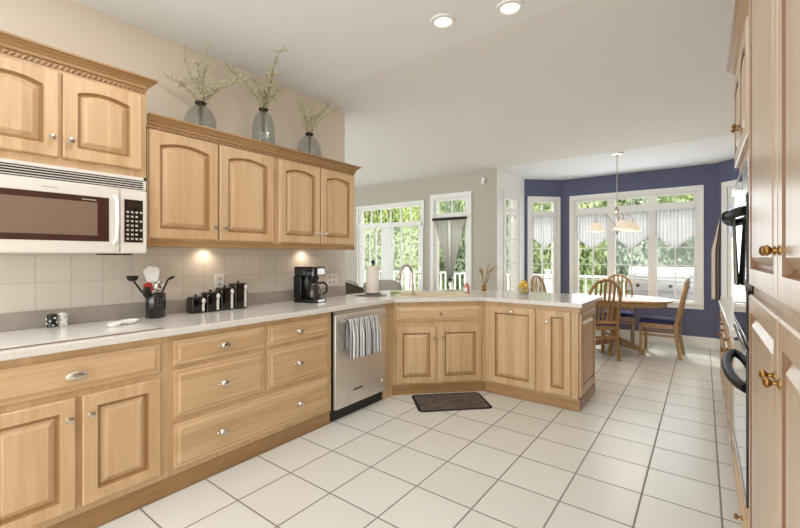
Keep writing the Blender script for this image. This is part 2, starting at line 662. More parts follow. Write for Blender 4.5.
b = MB()
b.box((FX, YB, ZC), (RW, YR, ZC + 0.1))
struct(b.build('ceiling', 'ceil', smooth=0))
b = MB()
b.loops([[(FX, YR, ZC), (RW, YR, ZC), (RW, YR, ZC + 0.1), (FX, YR, ZC + 0.1)], [(FX, WY, ZS), (RW, WY, ZS), (RW, WY, ZS + 0.1), (FX, WY, ZS + 0.1)]])
struct(b.build('ceiling_slope', 'ceil_slope', smooth=0))
b = MB()
b.prism([(NX - 0.14, WY), (RW + 0.14, WY), (RW + 0.14, BY - 0.45), (BX1 + 0.1, BY + 0.14), (BX0 - 0.1, BY + 0.14), (NX - 0.14, BY - 0.4)], ZN, ZN + 0.1)
struct(b.build('ceiling_nook', 'ceil_white', smooth=0))

b = MB()
def wall_sec(y, z):
    return [(LW - 0.15, y, 0), (LW, y, 0), (LW, y, z), (LW - 0.15, y, z)]


ze = ZC + (ZS - ZC) * (2.935 - YR) / (WY - YR)
b.loops([wall_sec(YB, ZC), wall_sec(YR, ZC), wall_sec(2.935, ze)])
wl = struct(b.build('wall_left', 'wall_cream', smooth=0))
b = MB()
b.box((LW, -0.6, 1.006), (LW + 0.008, 2.935, 1.366))
b.build('tile_backsplash', 'splash', wl, smooth=0)

b = MB()
b.box((RW, YB, 0), (RW + 0.14, BY - 0.55, ZC))
struct(b.build('wall_right', 'wall_cream', smooth=0))


def wall_frame(p0, p1):
    """local x runs from p0 to p1 along the wall face, local -y into the room"""
    dx, dy = p1[0] - p0[0], p1[1] - p0[1]
    return math.atan2(dy, dx), math.hypot(dx, dy)


def wall_holes(name, p0, p1, ztop, holes, mat, t=0.14):
    a, L = wall_frame(p0, p1)
    bb = MB()
    x = 0.0
    for (x0, x1, z0, z1) in sorted(holes):
        if x0 > x:
            bb.box((x, 0, 0), (x0, t, ztop))
        if z0 > 0:
            bb.box((x0, 0, 0), (x1, t, z0))
        bb.box((x0, 0, z1), (x1, t, ztop))
        x = x1
    if x < L:
        bb.box((x, 0, 0), (L, t, ztop))
    return struct(bb.build(name, mat, loc=(p0[0], p0[1], 0), rot=(0, 0, a), smooth=0))


def window(name, p0, p1, hole, cols, transom=None, muntin=None, mull=0.10, casing=0.075, sill=True, depth=0.14, name_kind='window', col_lo=None):
    """white framed window in a wall hole. cols: list of (x0,x1) sash openings; transom (z0,z1) bar; muntin (nx, nz) per lower sash"""
    a, L = wall_frame(p0, p1)
    x0, x1, z0, z1 = hole
    root = bpy.data.objects.new(name, None)
    COL.objects.link(root)
    root.location = (p0[0], p0[1], 0)
    root.rotation_euler = (0, 0, a)
    root['kind'] = 'structure'
    c = MB()
    k = casing
    c.box((x0 - k, -0.02, z1), (x1 + k, 0, z1 + k))
    zb = z0 - k if z0 > 0.05 else 0
    c.box((x0 - k, -0.02, zb), (x0, 0, z1))
    c.box((x1, -0.02, zb), (x1 + k, 0, z1))
    if z0 > 0.05:
        c.box((x0, -0.02, z0 - k), (x1, 0, z0))
        if sill:
            c.box((x0 - k, -0.045, z0 - 0.015), (x1 + k, -0.02, z0 + 0.01))
    c.build('window_casing', 'white', root, bevel=0.004)
    f = MB()
    fd0, fd1 = 0.02, 0.085
    f.box((x0, 0, z0), (x1, fd1, z0 + 0.035))
    f.box((x0, 0, z1 - 0.035), (x1, fd1, z1))
    f.box((x0, 0, z0 + 0.035), (x0 + 0.03, fd1, z1 - 0.035))
    f.box((x1 - 0.03, 0, z0 + 0.035), (x1, fd1, z1 - 0.035))
    prev = x0 + 0.03
    for (cx0, cx1) in cols:
        if cx0 > prev:
            f.box((prev, fd0 - 0.015, z0 + 0.035), (cx0, fd1 - 0.002, z1 - 0.035))
        prev = cx1
    if prev < x1 - 0.03:
        f.box((prev, fd0 - 0.015, z0 + 0.035), (x1 - 0.03, fd1 - 0.002, z1 - 0.035))
    if transom:
        for (cx0, cx1) in cols:
            f.box((cx0, fd0 - 0.01, transom[0]), (cx1, fd1 - 0.004, transom[1]))
    f.build('window_frame', 'white', root, bevel=0.003)
    lo = col_lo if col_lo is not None else z0 + 0.035
    hi = transom[0] if transom else z1 - 0.035
    if col_lo is not None:
        f = MB()
        for (cx0, cx1) in cols:
            f.box((cx0, fd0, z0 + 0.035), (cx1, fd1 - 0.01, lo))
        f.build('door_panel', 'white', root, bevel=0.004)
    for (cx0, cx1) in cols:
        if muntin:
            g = MB()
            for i in range(1, muntin[0] + 1):
                xx = cx0 + (cx1 - cx0) * i / (muntin[0] + 1)
                g.box((xx - 0.008, 0.035, lo), (xx + 0.008, 0.06, hi))
            for zz in muntin[1]:
                g.box((cx0, 0.036, zz - 0.008), (cx1, 0.059, zz + 0.008))
            g.build('muntin_grille', 'white', root)
        p = MB()
        p.box((cx0, 0.045, lo), (cx1, 0.049, hi))
        p.build('glass_pane', 'glass', root)
        if transom:
            p = MB()
            p.box((cx0, 0.045, transom[1]), (cx1, 0.049, z1 - 0.035))
            p.build('transom_pane', 'glass', root)
            if muntin:
                g = MB()
                n = max(1, muntin[0]) + (1 if cx1 - cx0 > 0.9 else 0)
                for i in range(1, n + 1):
                    xx = cx0 + (cx1 - cx0) * i / (n + 1)
                    g.box((xx - 0.006, 0.036, transom[1]), (xx + 0.006, 0.059, z1 - 0.035))
                g.build('transom_grille', 'white', root)
    return root


# window wall (family room side), x measured from FX
W0, W1 = (FX, WY), (NX - 0.002, WY)
dh = (-5.20 - FX, -3.76 - FX, 0.0, 1.875)
th = (-5.20 - FX, -3.76 - FX, 1.8755, 2.20)
wh = (-3.52 - FX, -2.915 - FX, 0.62, 2.24)
wall_holes('wall_back', W0, W1, 2.62, [(dh[0], dh[1], 0.0, 2.20), wh], 'wall_beige')
dl = [(-5.12 - FX, -4.66 - FX), (-4.43 - FX, -3.845 - FX)]
window('door_1', W0, W1, dh, dl, transom=None, muntin=(2, (0.62, 1.05, 1.50)), col_lo=0.3, casing=0.03)
window('window_5', W0, W1, th, [(-5.15 - FX, -3.80 - FX)], muntin=(5, ()), sill=False, casing=0.05)
window('window_1', W0, W1, wh, [(-3.475 - FX, -2.955 - FX)], transom=(1.90, 2.0), muntin=(1, (1.05,)))

# nook left wall with glazed door
NL0, NL1 = (NX, WY + 0.002), (NX, BY - 0.486)
wall_holes('wall_nook_left', NL0, NL1, ZN, [(0.30, 0.88, 0.0, 2.25)], 'white')
window('door_2', NL0, NL1, (0.30, 0.88, 0.0, 2.25), [(0.37, 0.81)], transom=(1.98, 2.06), muntin=(1, (0.75, 1.2, 1.6)), col_lo=0.3)
# bay walls
BL0, BL1 = (NX, BY - 0.486), (BX0, BY)
LBL = math.hypot(0.486, 0.486)
hb = (0.115, 0.59, 0.60, 2.27)
wall_holes('wall_bay_left', BL0, BL1, ZN, [hb], 'wall_blue')
window('window_2', BL0, BL1, hb, [(0.165, 0.535)], transom=(2.0, 2.08), muntin=(1, (0.92, 1.175, 1.44)), casing=0.06)
BB0, BB1 = (BX0, BY), (BX1, BY)
hc = (0.20, 1.875, 0.62, 2.255)
wall_holes('wall_bay_back', BB0, BB1, ZN, [hc], 'wall_blue')
window('window_3', BB0, BB1, hc, [(0.26, 0.70), (0.816, 1.267), (1.384, 1.837)], transom=(2.01, 2.11), muntin=(1, (0.92, 1.175, 1.44)))
BR0, BR1 = (BX1, BY), (RW, BY - (RW - BX1))
LBR = math.hypot(RW - BX1, RW - BX1)
hr = (0.19, 0.80, 0.62, 2.255)
wall_holes('wall_bay_right', BR0, BR1, ZN, [hr], 'wall_blue')
window('window_4', BR0, BR1, hr, [(0.24, 0.75)], transom=(2.01, 2.11), muntin=(1, (0.92, 1.175, 1.44)))


wall_holes('wall_family', (FX, YB), (FX, WY), ZC, [(4.1, 7.1, 0.5, 2.25)], 'wall_beige')


def baseboard(name, p0, p1, h=0.15):
    a, L = wall_frame(p0, p1)
    bb = MB()
    bb.box((0.0, -0.018, 0), (L, 0, h))
    bb.box((0.0, -0.026, 0), (L, -0.018, 0.03))
    struct(bb.build(name, 'white', loc=(p0[0], p0[1], 0), rot=(0, 0, a), bevel=0.004))


baseboard('baseboard_bay_back', BB0, BB1)
baseboard('baseboard_bay_left', BL0, BL1)
baseboard('baseboard_bay_right', BR0, BR1)

# outside
b = MB()
b.box((-16, BY + 0.16, -0.2), (8, 12.2, -0.12))
b.box((-16, WY + 0.16, -0.2), (NX - 0.16, BY + 0.16, -0.12))
struct(b.build('deck', 'deck', smooth=0))
b = MB()
b.box((-60, 12.2, -1.1), (50, 90, -1.0))
b.box((-60, 3, -1.1), (-16, 12.2, -1.0))
struct(b.build('ground', 'lawn', smooth=0))

# ------------------------------------------------------------------ cabinetry
T = 0.02


def door_mesh(name, wd, ht, parent, loc, arch=0.0, mat='wood_v', stile=0.062):
    NA = 12
    iw = wd - 2 * stile
    zs = ht - stile - (arch + 0.0)
    inner, outer = [], []
    # go around: bottom-left, bottom-right, then the top from right to left
    inner.append((stile, stile))
    outer.append((0, 0))
    inner.append((wd - stile, stile))
    outer.append((wd, 0))
    for i in range(NA + 1):
        u = 1 - i / NA
        x = stile + iw * u
        zz = zs + arch * (1 - (2 * u - 1) ** 2)
        inner.append((x, zz))
        outer.append((wd * u, ht))

    def inset(d):
        res = []
        cx = wd / 2
        k = (iw - 2 * d) / iw
        for q, (x, z) in enumerate(inner):
            res.append((cx + (x - cx) * k, z + d if q < 2 else z - d))
        return res

    def out_in(d):
        k = (wd - 2 * d) / wd
        return [(wd / 2 + (x - wd / 2) * k, z + d if q < 2 else z - d) for q, (x, z) in enumerate(outer)]

    lay = [(out_in(0), 0), (out_in(0), T - 0.005), (out_in(0.005), T), (inset(-0.004), T), (inset(0.003), T - 0.016), (inset(0.012), T - 0.016), (inset(0.036), T - 0.001)]
    bb = MB()
    bb.loops([[(x, -d, z) for x, z in l] for l, d in lay])
    o_ = bb.build(name, mat, parent, loc, smooth=25)
    # browner tone on the moulded groove; the darker one paints in its shade
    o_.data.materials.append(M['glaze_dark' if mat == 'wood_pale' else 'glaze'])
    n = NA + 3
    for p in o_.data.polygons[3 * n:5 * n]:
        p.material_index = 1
    return o_


def drawer_mesh(name, wd, ht, parent, loc, mat='wood_h'):
    bb = MB()

    def r(d):
        return [(d, d), (wd - d, d), (wd - d, ht - d), (d, ht - d)]
    lay = [(r(0), 0), (r(0), T - 0.010), (r(0.004), T - 0.007), (r(0.020), T - 0.007), (r(0.032), T)]
    bb.loops([[(x, -d, z) for x, z in l] for l, d in lay])
    return bb.build(name, mat, parent, loc, smooth=25)


def knob(parent, x, z, mat='nickel', kind='round'):
    bb = MB()
    if kind == 'round':
        bb.lathe([(0.009, 0), (0.006, 0.004), (0.005, 0.014), (0.012, 0.018), (0.0155, 0.024), (0.013, 0.029), (0.006, 0.031)], (0, 0, 0), 16, 'y')
    elif kind == 'oval':
        bb.lathe([(0.012, 0), (0.008, 0.004), (0.006, 0.012), (0.014, 0.018), (0.019, 0.025), (0.015, 0.031), (0.006, 0.033)], (0, 0, 0), 18, 'y', sx=1.25)
        bb.ball((0.026, -0.010, 0), 0.012, 0.006, 0.006, 10, 6)
        bb.ball((-0.026, -0.010, 0), 0.012, 0.006, 0.006, 10, 6)
    elif kind == 'pull':
        bb.lathe([(0.012, 0), (0.008, 0.004), (0.006, 0.012), (0.016, 0.018), (0.021, 0.026), (0.016, 0.033), (0.006, 0.035)], (0, 0, 0), 18, 'y', sx=2.0)
    else:  # ornate
        bb.lathe([(0.011, 0), (0.010, 0.003), (0.005, 0.005), (0.004, 0.012), (0.008, 0.015), (0.012, 0.020), (0.011, 0.024), (0.007, 0.027), (0.003, 0.028)], (0, 0, 0), 18, 'y')
    return bb.build({'pull': 'drawer_pull'}.get(kind, 'knob'), mat, parent, (x, -T, z), smooth=40)


def door(root, x0, x1, z0, z1, kx=None, kz=None, arch=0.0, kmat='nickel', kkind='round', stile=0.062):
    d = door_mesh('door', x1 - x0, z1 - z0, root, (x0, -0.0005, z0), arch, 'wood_pale' if kmat == 'bronze' else 'wood_v', stile=stile)
    if kx is not None:
        knob(d, kx - x0, kz - z0, kmat, kkind)
    return d


def drawer(root, x0, x1, z0, z1, knobs=(0.5,), kkind='oval', kmat='nickel'):
    d = drawer_mesh('drawer', x1 - x0, z1 - z0, root, (x0, -0.0005, z0))
    for k in knobs:
        knob(d, (x1 - x0) * k, (z1 - z0) / 2, kmat, kkind)
    return d


def crown(root, W, D, z0, h=0.055, out=0.048, left=True, right=True):
    q = h / 0.07
    prof = [(0.0, z0 - 0.004), (0.012, z0), (0.014, z0 + 0.018 * q), (0.024, z0 + 0.024 * q), (0.034, z0 + 0.040 * q), (0.054, z0 + 0.052 * q), (0.060, z0 + 0.056 * q), (0.070, z0 + 0.058 * q), (0.070, z0 + h), (0.0, z0 + h)]
    bb = MB()
    ls = []
    pts = []
    k = out / 0.07
    for (o, z) in prof:
        o *= k
        row = []
        if left:
            row.append((-o, D, z))
        row.append((-o if left else 0, -o, z))
        row.append((W + o if right else W, -o, z))
        if right:
            row.append((W + o, D, z))
        ls.append(row)
    cols = list(zip(*ls))
    bb.loops([list(c) for c in cols])
    bb.build('crown_moulding', 'wood_crown', root, smooth=25)
    # rope trim under the crown
    bb = MB()
    n = int(W / 0.022)
    for i in range(n):
        x = (i + 0.5) * W / n
        zc = z0 - 0.013
        bb.loops([[(x - 0.013, 0, zc - 0.011), (x - 0.001, 0, zc - 0.011), (x + 0.013, 0, zc + 0.011), (x + 0.001, 0, zc + 0.011)],
                  [(x - 0.011, -0.011, zc - 0.009), (x - 0.004, -0.014, zc - 0.009), (x + 0.011, -0.011, zc + 0.009), (x + 0.004, -0.014, zc + 0.009)]])
    bb.box((0, -0.004, z0 - 0.030), (W, 0, z0 - 0.026))
    bb.build('rope_trim', 'wood_crown', root, smooth=0)


R90 = PI / 2
LF = -2.32   # face of left base run
# --- left base run
def base_box(root, W, D, z0=0.105, z1=0.875, toe=0.012):
    bb = MB()
    bb.box((0, 0, z0), (W, D, z1))
    bb.build('cabinet_frame', 'wood_v', root, smooth=0, bevel=0.001, seg=1)
    bb = MB()
    bb.loops([[(0, toe, 0), (W, toe, 0), (W, D, 0), (0, D, 0)], [(0, toe, z0 - 0.02), (W, toe, z0 - 0.02), (W, D, z0 - 0.02), (0, D, z0 - 0.02)], [(0, 0.003, z0), (W, 0.003, z0), (W, D, z0), (0, D, z0)]])
    bb.build('base_trim', 'wood_trim', root, smooth=0)


def LP(y, x):
    return (x, y, 0)


ca = thing('base_cabinet', 'maple base cabinet under the cooktop with one wide drawer over two doors', 'cabinet', (LF, 0.20, 0), R90, 'maple base cabinets along the left wall')
base_box(ca, 0.775, 0.60)
drawer(ca, 0.034, 0.735, 0.685, 0.838, (0.48,), 'pull')
door(ca, 0.034, 0.372, 0.14, 0.655, 0.345, 0.565)
door(ca, 0.397, 0.735, 0.14, 0.655, 0.425, 0.565)
cb = thing('drawer_cabinet', 'maple base cabinet with five drawers between cooktop cabinet and dishwasher', 'cabinet', (LF, 0.9755, 0), R90, 'maple base cabinets along the left wall')
base_box(cb, 1.199, 0.60)
o = -0.9755
drawer(cb, 1.004 + o, 1.568 + o, 0.706, 0.842)
drawer(cb, 1.598 + o, 2.140 + o, 0.706, 0.842, (0.46,))
drawer(cb, 1.004 + o, 1.568 + o, 0.415, 0.678)
drawer(cb, 1.598 + o, 2.140 + o, 0.415, 0.678, (0.46,))
drawer(cb, 1.004 + o, 2.140 + o, 0.135, 0.382, (0.24, 0.745))

# --- dishwasher
dw = thing('dishwasher', 'stainless steel dishwasher built in between drawer cabinet and corner sink cabinet', 'dishwasher', (LF, 2.187, 0), R90)
b = MB()
b.box((0, 0.0, 0.10), (0.636, 0.58, 0.868))
b.build('tub', 'dark_metal', dw)
b = MB()
b.box((0.006, -0.030, 0.098), (0.63, 0, 0.845))
b.build('door_panel', 'steel', dw, bevel=0.006)
b = MB()
b.box((0.006, -0.026, 0.848), (0.63, 0, 0.872))
b.build('control_strip', 'steel_h', dw, bevel=0.002)
b = MB()
b.box((0.004, 0.02, 0.0), (0.632, 0.5, 0.095))
b.build('kick_plate', 'black', dw)
b = MB()
b.tube([(0.045, -0.075, 0.790), (0.60, -0.075, 0.790)], 0.011, 12)
for x in (0.09, 0.555):
    b.tube([(x, -0.03, 0.790), (x, -0.075, 0.790)], 0.008, 8)
b.build('bar_handle', 'steel_h', dw, smooth=40)
b = MB()
b.box((0.20, -0.0325, 0.205), (0.32, -0.03, 0.222))
b.build('badge', 'chrome', dw, bevel=0.001)
b = MB()
b.lathe([(0.014, 0), (0.014, 0.003), (0.011, 0.004)], (0.575, -0.03, 0.20), 16, 'y')
b.build('round_badge', 'white_gloss', dw)  # small pale disc low on the door panel


def towel_fn(W, h1, h2, r, amp, waves, zc, seed, flare=0.0):
    rnd = random.Random(seed)
    ph = [rnd.uniform(0, 6) for _ in range(4)]
    tot = h1 + h2 + PI * r

    def fn(u, v):
        s = v * tot
        fold = math.sin(u * waves * 2 * PI + ph[0]) * amp + math.sin(u * waves * 0.53 * 2 * PI + ph[1]) * amp * 0.7
        x = (u - 0.5) * W
        if s < h1:       # front
            k = (h1 - s) / h1
            return (x * (1 + 0.05 * k), -r - max(0, 0.002 + (fold + amp * 1.7) * min(1, k * 2.5)) , zc - (h1 - s))
        if s < h1 + PI * r:
            a = (s - h1) / r
            return (x, -r * math.cos(a), zc + r * math.sin(a))
        k = (s - h1 - PI * r) / h2
        return (x, r + 0.001 + 0.004 * k + flare * k * (0.5 + 0.5 * math.sin(u * waves * 2 * PI)), zc - (s - h1 - PI * r))
    return fn


tw = cloth('dish_towel', 'towel_grey', towel_fn(0.36, 0.30, 0.22, 0.0145, 0.009, 7, 0.790, 3), 100, 40, thick=0.003, uvw=0.58,
           loc=(LF + 0.075, 2.187 + 0.262, 0), rot=(0, 0, R90))
tag(tw, 'grey and white striped dish towel hanging over the dishwasher handle', 'towel')

# --- corner sink cabinet (45 degrees)
P0 = (-2.33, 2.955)
DL = 0.912
DD = math.sqrt(0.5)
sk = thing('sink_cabinet', 'angled maple corner cabinet below the sink with two doors and one wide drawer front', 'cabinet', (P0[0], P0[1], 0), PI / 4)
b = MB(Matrix.Rotation(-PI / 4, 4, 'Z') @ Matrix.Translation((-P0[0], -P0[1], 0)))
foot = [(-2.33, 2.955), (-1.686, 3.599), (-1.686, 4.19), (-2.10, 4.19), (-2.88, 3.50), (-2.88, 2.955)]
b.prism(foot, 0.095, 0.875)
b.build('cabinet_frame', 'wood_v', sk, smooth=0)
b = MB(Matrix.Rotation(-PI / 4, 4, 'Z') @ Matrix.Translation((-P0[0], -P0[1], 0)))
b.box((-2.88, 2.826, 0), (-2.325, 2.9545, 0.875))
b.build('filler_panel', 'wood_v', sk, smooth=0)
b = MB(Matrix.Rotation(-PI / 4, 4, 'Z') @ Matrix.Translation((-P0[0], -P0[1], 0)))
b.prism([(-2.345, 2.956), (-1.688, 3.613), (-1.688, 4.18), (-2.10, 4.18), (-2.87, 3.50), (-2.87, 2.956)], 0, 0.0945)
b.build('base_trim', 'wood_trim', sk, smooth=0)
drawer(sk, 0.042, 0.868, 0.692, 0.832, (0.5,), 'round')
door(sk, 0.042, 0.420, 0.110, 0.642, 0.395, 0.535)
door(sk, 0.446, 0.868, 0.110, 0.642, 0.472, 0.535)

# --- peninsula
PX0, PX1, PY0 = -1.685, -0.84, 3.60
pn = thing('peninsula_cabinet', 'maple peninsula cabinet with two tall doors and a panelled end facing the dining nook', 'cabinet', (PX0, PY0, 0), 0)
b = MB()
b.box((0, 0, 0.095), (PX1 - PX0, 0.60, 0.875))
b.build('cabinet_frame', 'wood_v', pn, smooth=0, bevel=0.001, seg=1)
b = MB()
b.box((0.0, -0.006, 0), (PX1 - PX0 + 0.012, 0.612, 0.085))
b.loops([[(0, -0.006, 0.085), (PX1 - PX0 + 0.012, -0.006, 0.085), (PX1 - PX0 + 0.012, 0.612, 0.085), (0, 0.612, 0.085)], [(0, 0, 0.10), (PX1 - PX0 + 0.002, 0, 0.10), (PX1 - PX0 + 0.002, 0.602, 0.10), (0, 0.602, 0.10)]])
b.build('base_trim', 'wood_trim', pn, smooth=0)
d = door(pn, 0.048, 0.490, 0.112, 0.835, 0.27, 0.795, arch=0.0)
door(pn, 0.569, 0.787, 0.112, 0.835, 0.592, 0.735, stile=0.058)
# raised end panel facing +X
e = door_mesh('end_panel', 0.56, 0.70, pn, (PX1 - PX0 + 0.0005, 0.02, 0.115), 0.0)
e.rotation_euler = (0, 0, R90)
b = MB()
b.box((PX1 - PX0, 0.0, 0.825), (PX1 - PX0 + 0.014, 0.60, 0.875))
b.build('end_rail', 'wood_h', pn, bevel=0.004)

# --- countertop with sink cut-out
MX, MY = -2.008, 3.277


def diag(s, t, z=0.0):
    return (MX + DD * s - DD * t, MY + DD * s + DD * t, z)


outline = [(-2.285, 0.19), (-2.285, 2.943), (-1.673, 3.555), (-0.80, 3.555), (-0.80, 4.42), (-2.12, 4.42), (LW + 0.001, 3.61), (LW + 0.001, 0.19)]
hole = [diag(s, t)[:2] for s, t in ((-0.36, 0.10), (0.36, 0.10), (0.36, 0.50), (-0.36, 0.50))]
bm = bmesh.new()
edges = []
for poly in (outline, hole):
    vs = [bm.verts.new((x, y, 0.876)) for x, y in poly]
    for i in range(len(vs)):
        edges.append(bm.edges.new((vs[i], vs[(i + 1) % len(vs)])))
bmesh.ops.triangle_fill(bm, use_beauty=True, use_dissolve=False, edges=edges)
r = bmesh.ops.extrude_face_region(bm, geom=list(bm.faces))
bmesh.ops.translate(bm, vec=(0, 0, 0.038), verts=[g for g in r['geom'] if isinstance(g, bmesh.types.BMVert)])
b = MB()
b.bm.free()
b.bm = bm
ct = b.build('countertop', 'quartz', smooth=0, bevel=0.006)
tag(ct, 'speckled light grey quartz countertop running from the cooktop round the sink to the peninsula', 'countertop')
b = MB()
b.box((LW + 0.0005, 0.19, 0.9142), (LW + 0.022, 2.93, 1.006))
b.build('upstand', 'grey_stone', ct, bevel=0.002)

# --- sink and faucet
sn = thing('sink', 'cream drop in double sink set into the angled corner countertop', 'sink', diag(0, 0.30, 0.914), PI / 4)
b = MB()
def rr(hx, hy, z, r=0.03):
    res = []
    for cx, cy, a0 in ((hx - r, -hy + r, -PI / 2), (hx - r, hy - r, 0), (-hx + r, hy - r, PI / 2), (-hx + r, -hy + r, PI)):
        for i in range(5):
            a = a0 + PI / 2 * i / 4
            res.append((cx + r * math.cos(a), cy + r * math.sin(a), z))
    return res
b.loops([rr(0.355, 0.195, -0.02), rr(0.385, 0.225, 0.0005), rr(0.385, 0.225, 0.008), rr(0.375, 0.215, 0.011), rr(0.345, 0.185, 0.009), rr(0.335, 0.175, -0.01), rr(0.31, 0.15, -0.19), rr(0.315, 0.155, -0.20), rr(0.35, 0.19, -0.02)], cap0=False, cap1=False)
b.build('basin', 'cream', sn)
b = MB()
b.prism([(x, y) for x, y, z in rr(0.312, 0.152, 0)], -0.20, -0.19)
b.build('basin_floor', 'cream', sn)
b = MB()
b.lathe([(0.04, -0.1895), (0.04, -0.186), (0.03, -0.187)], (0, 0, 0), 16)
b.build('drain', 'chrome', sn)
fx, fy, _ = diag(-0.165, 0.575)
fc = thing('faucet', 'brushed nickel gooseneck faucet with pull down spray head behind the corner sink', 'faucet', (fx, fy, 0.914), math.radians(-45))
b = MB()
b.lathe([(0.034, 0), (0.034, 0.012), (0.026, 0.02), (0.024, 0.06), (0.016, 0.075)], (0, 0, 0), 20)
b.build('faucet_base', 'nickel', fc)
b = MB()
b.lathe([(0.10, 0), (0.10, 0.006), (0.095, 0.008)], (0.03, 0, 0), 24, sx=1.2, sy=0.32)
b.build('deck_plate', 'nickel', fc)
gd = (-0.15, -1.0)   # spout direction in faucet frame
gl = math.hypot(*gd)
gd = (0.378, -0.911)
path = [(0, 0, 0.06), (0, 0, 0.21)]
for i in range(1, 11):
    a = PI * i / 10 * 0.97
    q = 0.075 - 0.075 * math.cos(a)
    path.append((gd[0] * q, gd[1] * q, 0.21 + 0.085 * math.sin(a)))
b = MB()
b.tube(path, 0.0155, 12)
b.build('gooseneck_spout', 'nickel', fc, smooth=50)
q = path[-1]
b = MB()
b.tube([q, (q[0] + gd[0] * 0.012, q[1] + gd[1] * 0.012, q[2] - 0.03), (q[0] + gd[0] * 0.03, q[1] + gd[1] * 0.03, q[2] - 0.085)], [0.017, 0.020, 0.026], 14)
b.build('spray_head', 'nickel', fc, smooth=50)
b = MB()
b.tube([(0.022, 0, 0.04), (0.05, 0.0, 0.05), (0.075, 0.0, 0.085), (0.098, 0, 0.10)], [0.011, 0.009, 0.007, 0.006], 10)
b.build('lever_handle', 'nickel', fc, smooth=50)

# --- upper cabinets
UF = -2.59
u1 = thing('upper_cabinet', 'maple wall cabinet right beside the microwave with two arched doors below the first vase', 'cabinet', (UF, 0.976, 0), R90, 'maple wall cabinets on the left wall')
u2 = thing('upper_cabinet', 'maple wall cabinet above the coffee maker with two arched doors at the free wall end', 'cabinet', (UF, 1.8525, 0), R90, 'maple wall cabinets on the left wall')
UZ0, UZ1 = 1.366, 2.080
for root, W, doors, rt in ((u1, 0.876, ((0.006, 0.420), (0.434, 0.856)), False), (u2, 0.8675, ((0.028, 0.436), (0.446, 0.848)), True)):
    b = MB()
    b.box((0, 0, UZ0 + 0.03), (W, 0.34, UZ1))
    b.build('cabinet_frame', 'wood_v', root, smooth=0)
    b = MB()
    b.box((0, -0.004, UZ0), (W, 0.02, UZ0 + 0.034))
    b.build('light_rail', 'wood_trim', root, bevel=0.002)
    (a0, a1), (b0, b1) = doors
    door(root, a0, a1, 1.412, 2.052, a1 - 0.028, 1.50, arch=0.027)
    door(root, b0, b1, 1.412, 2.052, b0 + 0.028, 1.50, arch=0.027)
    crown(root, W, 0.34, UZ1 + 0.003, left=False, right=rt)
um = thing('microwave_cabinet', 'short maple wall cabinet with two arched doors directly above the microwave', 'cabinet', (-2.55, 0.19, 0), R90, 'maple wall cabinets on the left wall')
b = MB()
b.box((0, 0, 1.753), (0.766, 0.375, 2.262))
b.build('cabinet_frame', 'wood_v', um, smooth=0)
door(um, 0.028, 0.372, 1.795, 2.216, 0.344, 1.885, arch=0.024)
door(um, 0.388, 0.738, 1.795, 2.216, 0.416, 1.885, arch=0.024)
crown(um, 0.766, 0.375, 2.262, left=True, right=True)

# puck lights under the uppers
for (py, lab) in ((1.475, 'small round puck light under the wall cabinet beside the microwave'), (2.375, 'small round puck light under the wall cabinet above the coffee maker')):
    pk = thing('puck_light', lab, 'light', (-2.855, py, 1.396), 0, 'puck lights under the wall cabinets')
    b = MB()
    b.lathe([(0.034, 0), (0.034, -0.014), (0.028, -0.018)], (0, 0, 0), 20)
    b.build('housing', 'nickel', pk)
    b = MB()
    b.lathe([(0.026, -0.0175), (0.024, -0.021)], (0, 0, 0), 20)
    b.build('lens', 'puck_lens', pk)
    lamp('puck_lamp', 'SPOT', (-2.855, py, 1.37), 1.7, (1, 0.83, 0.62), (0, math.radians(14), 0), spot_size=math.radians(140), spot_blend=0.8, shadow_soft_size=0.025)

# --- microwave
mw = thing('microwave', 'white over the range microwave with dark window and black keypad', 'microwave', (-2.535, 0.19, 1.321), R90)
MWW, MWH = 0.756, 0.428
b = MB()
b.box((0, 0, 0), (MWW, 0.385, MWH))
b.build('case', 'enamel', mw, bevel=0.004)
b = MB()
b.box((0.0, -0.012, 0.352), (MWW, 0, 0.357))
b.box((0.0, -0.012, 0.411), (MWW, 0, MWH))
b.box((MWW - 0.012, -0.012, 0.352), (MWW, 0, MWH))
for k in range(4):
    z = 0.366 + k * 0.0125
    b.loops([[(0.004, -0.001, z - 0.002), (MWW - 0.012, -0.001, z - 0.002), (MWW - 0.012, -0.001, z + 0.003), (0.004, -0.001, z + 0.003)], [(0.004, -0.014, z - 0.004), (MWW - 0.012, -0.014, z - 0.004), (MWW - 0.012, -0.014, z), (0.004, -0.014, z)]])
b.build('vent_grille', 'enamel', mw, smooth=0)
b = MB()
b.box((0.003, -0.0008, 0.358), (MWW - 0.013, 0, 0.411))
b.build('vent_recess', 'grille_dark', mw)
b = MB()
xs = [i / 10 for i in range(11)]
DW = 0.622
front = [(x * DW, -0.026 - 0.016 * math.sin(PI * x * 0.95)) for x in xs]
b.loops([[(x, y, 0.004) for x, y in front] + [(DW, 0, 0.004), (0, 0, 0.004)], [(x, y, 0.349) for x, y in front] + [(DW, 0, 0.349), (0, 0, 0.349)]])
md = b.build('door', 'enamel', mw, bevel=0.003)


def curved_panel(name, x0, x1, z0, z1, off, mat, parent):
    bb = MB()
    fr = [(x0 + (x1 - x0) * i / 10) for i in range(11)]
    cur = [(x, -0.026 - 0.016 * math.sin(PI * (x / DW) * 0.95)) for x in fr]
    bb.loops([[(x, y - off, z0) for x, y in cur] + [(x, y + 0.004, z0) for x, y in reversed(cur)], [(x, y - off, z1) for x, y in cur] + [(x, y + 0.004, z1) for x, y in reversed(cur)]])
    return bb.build(name, mat, parent)


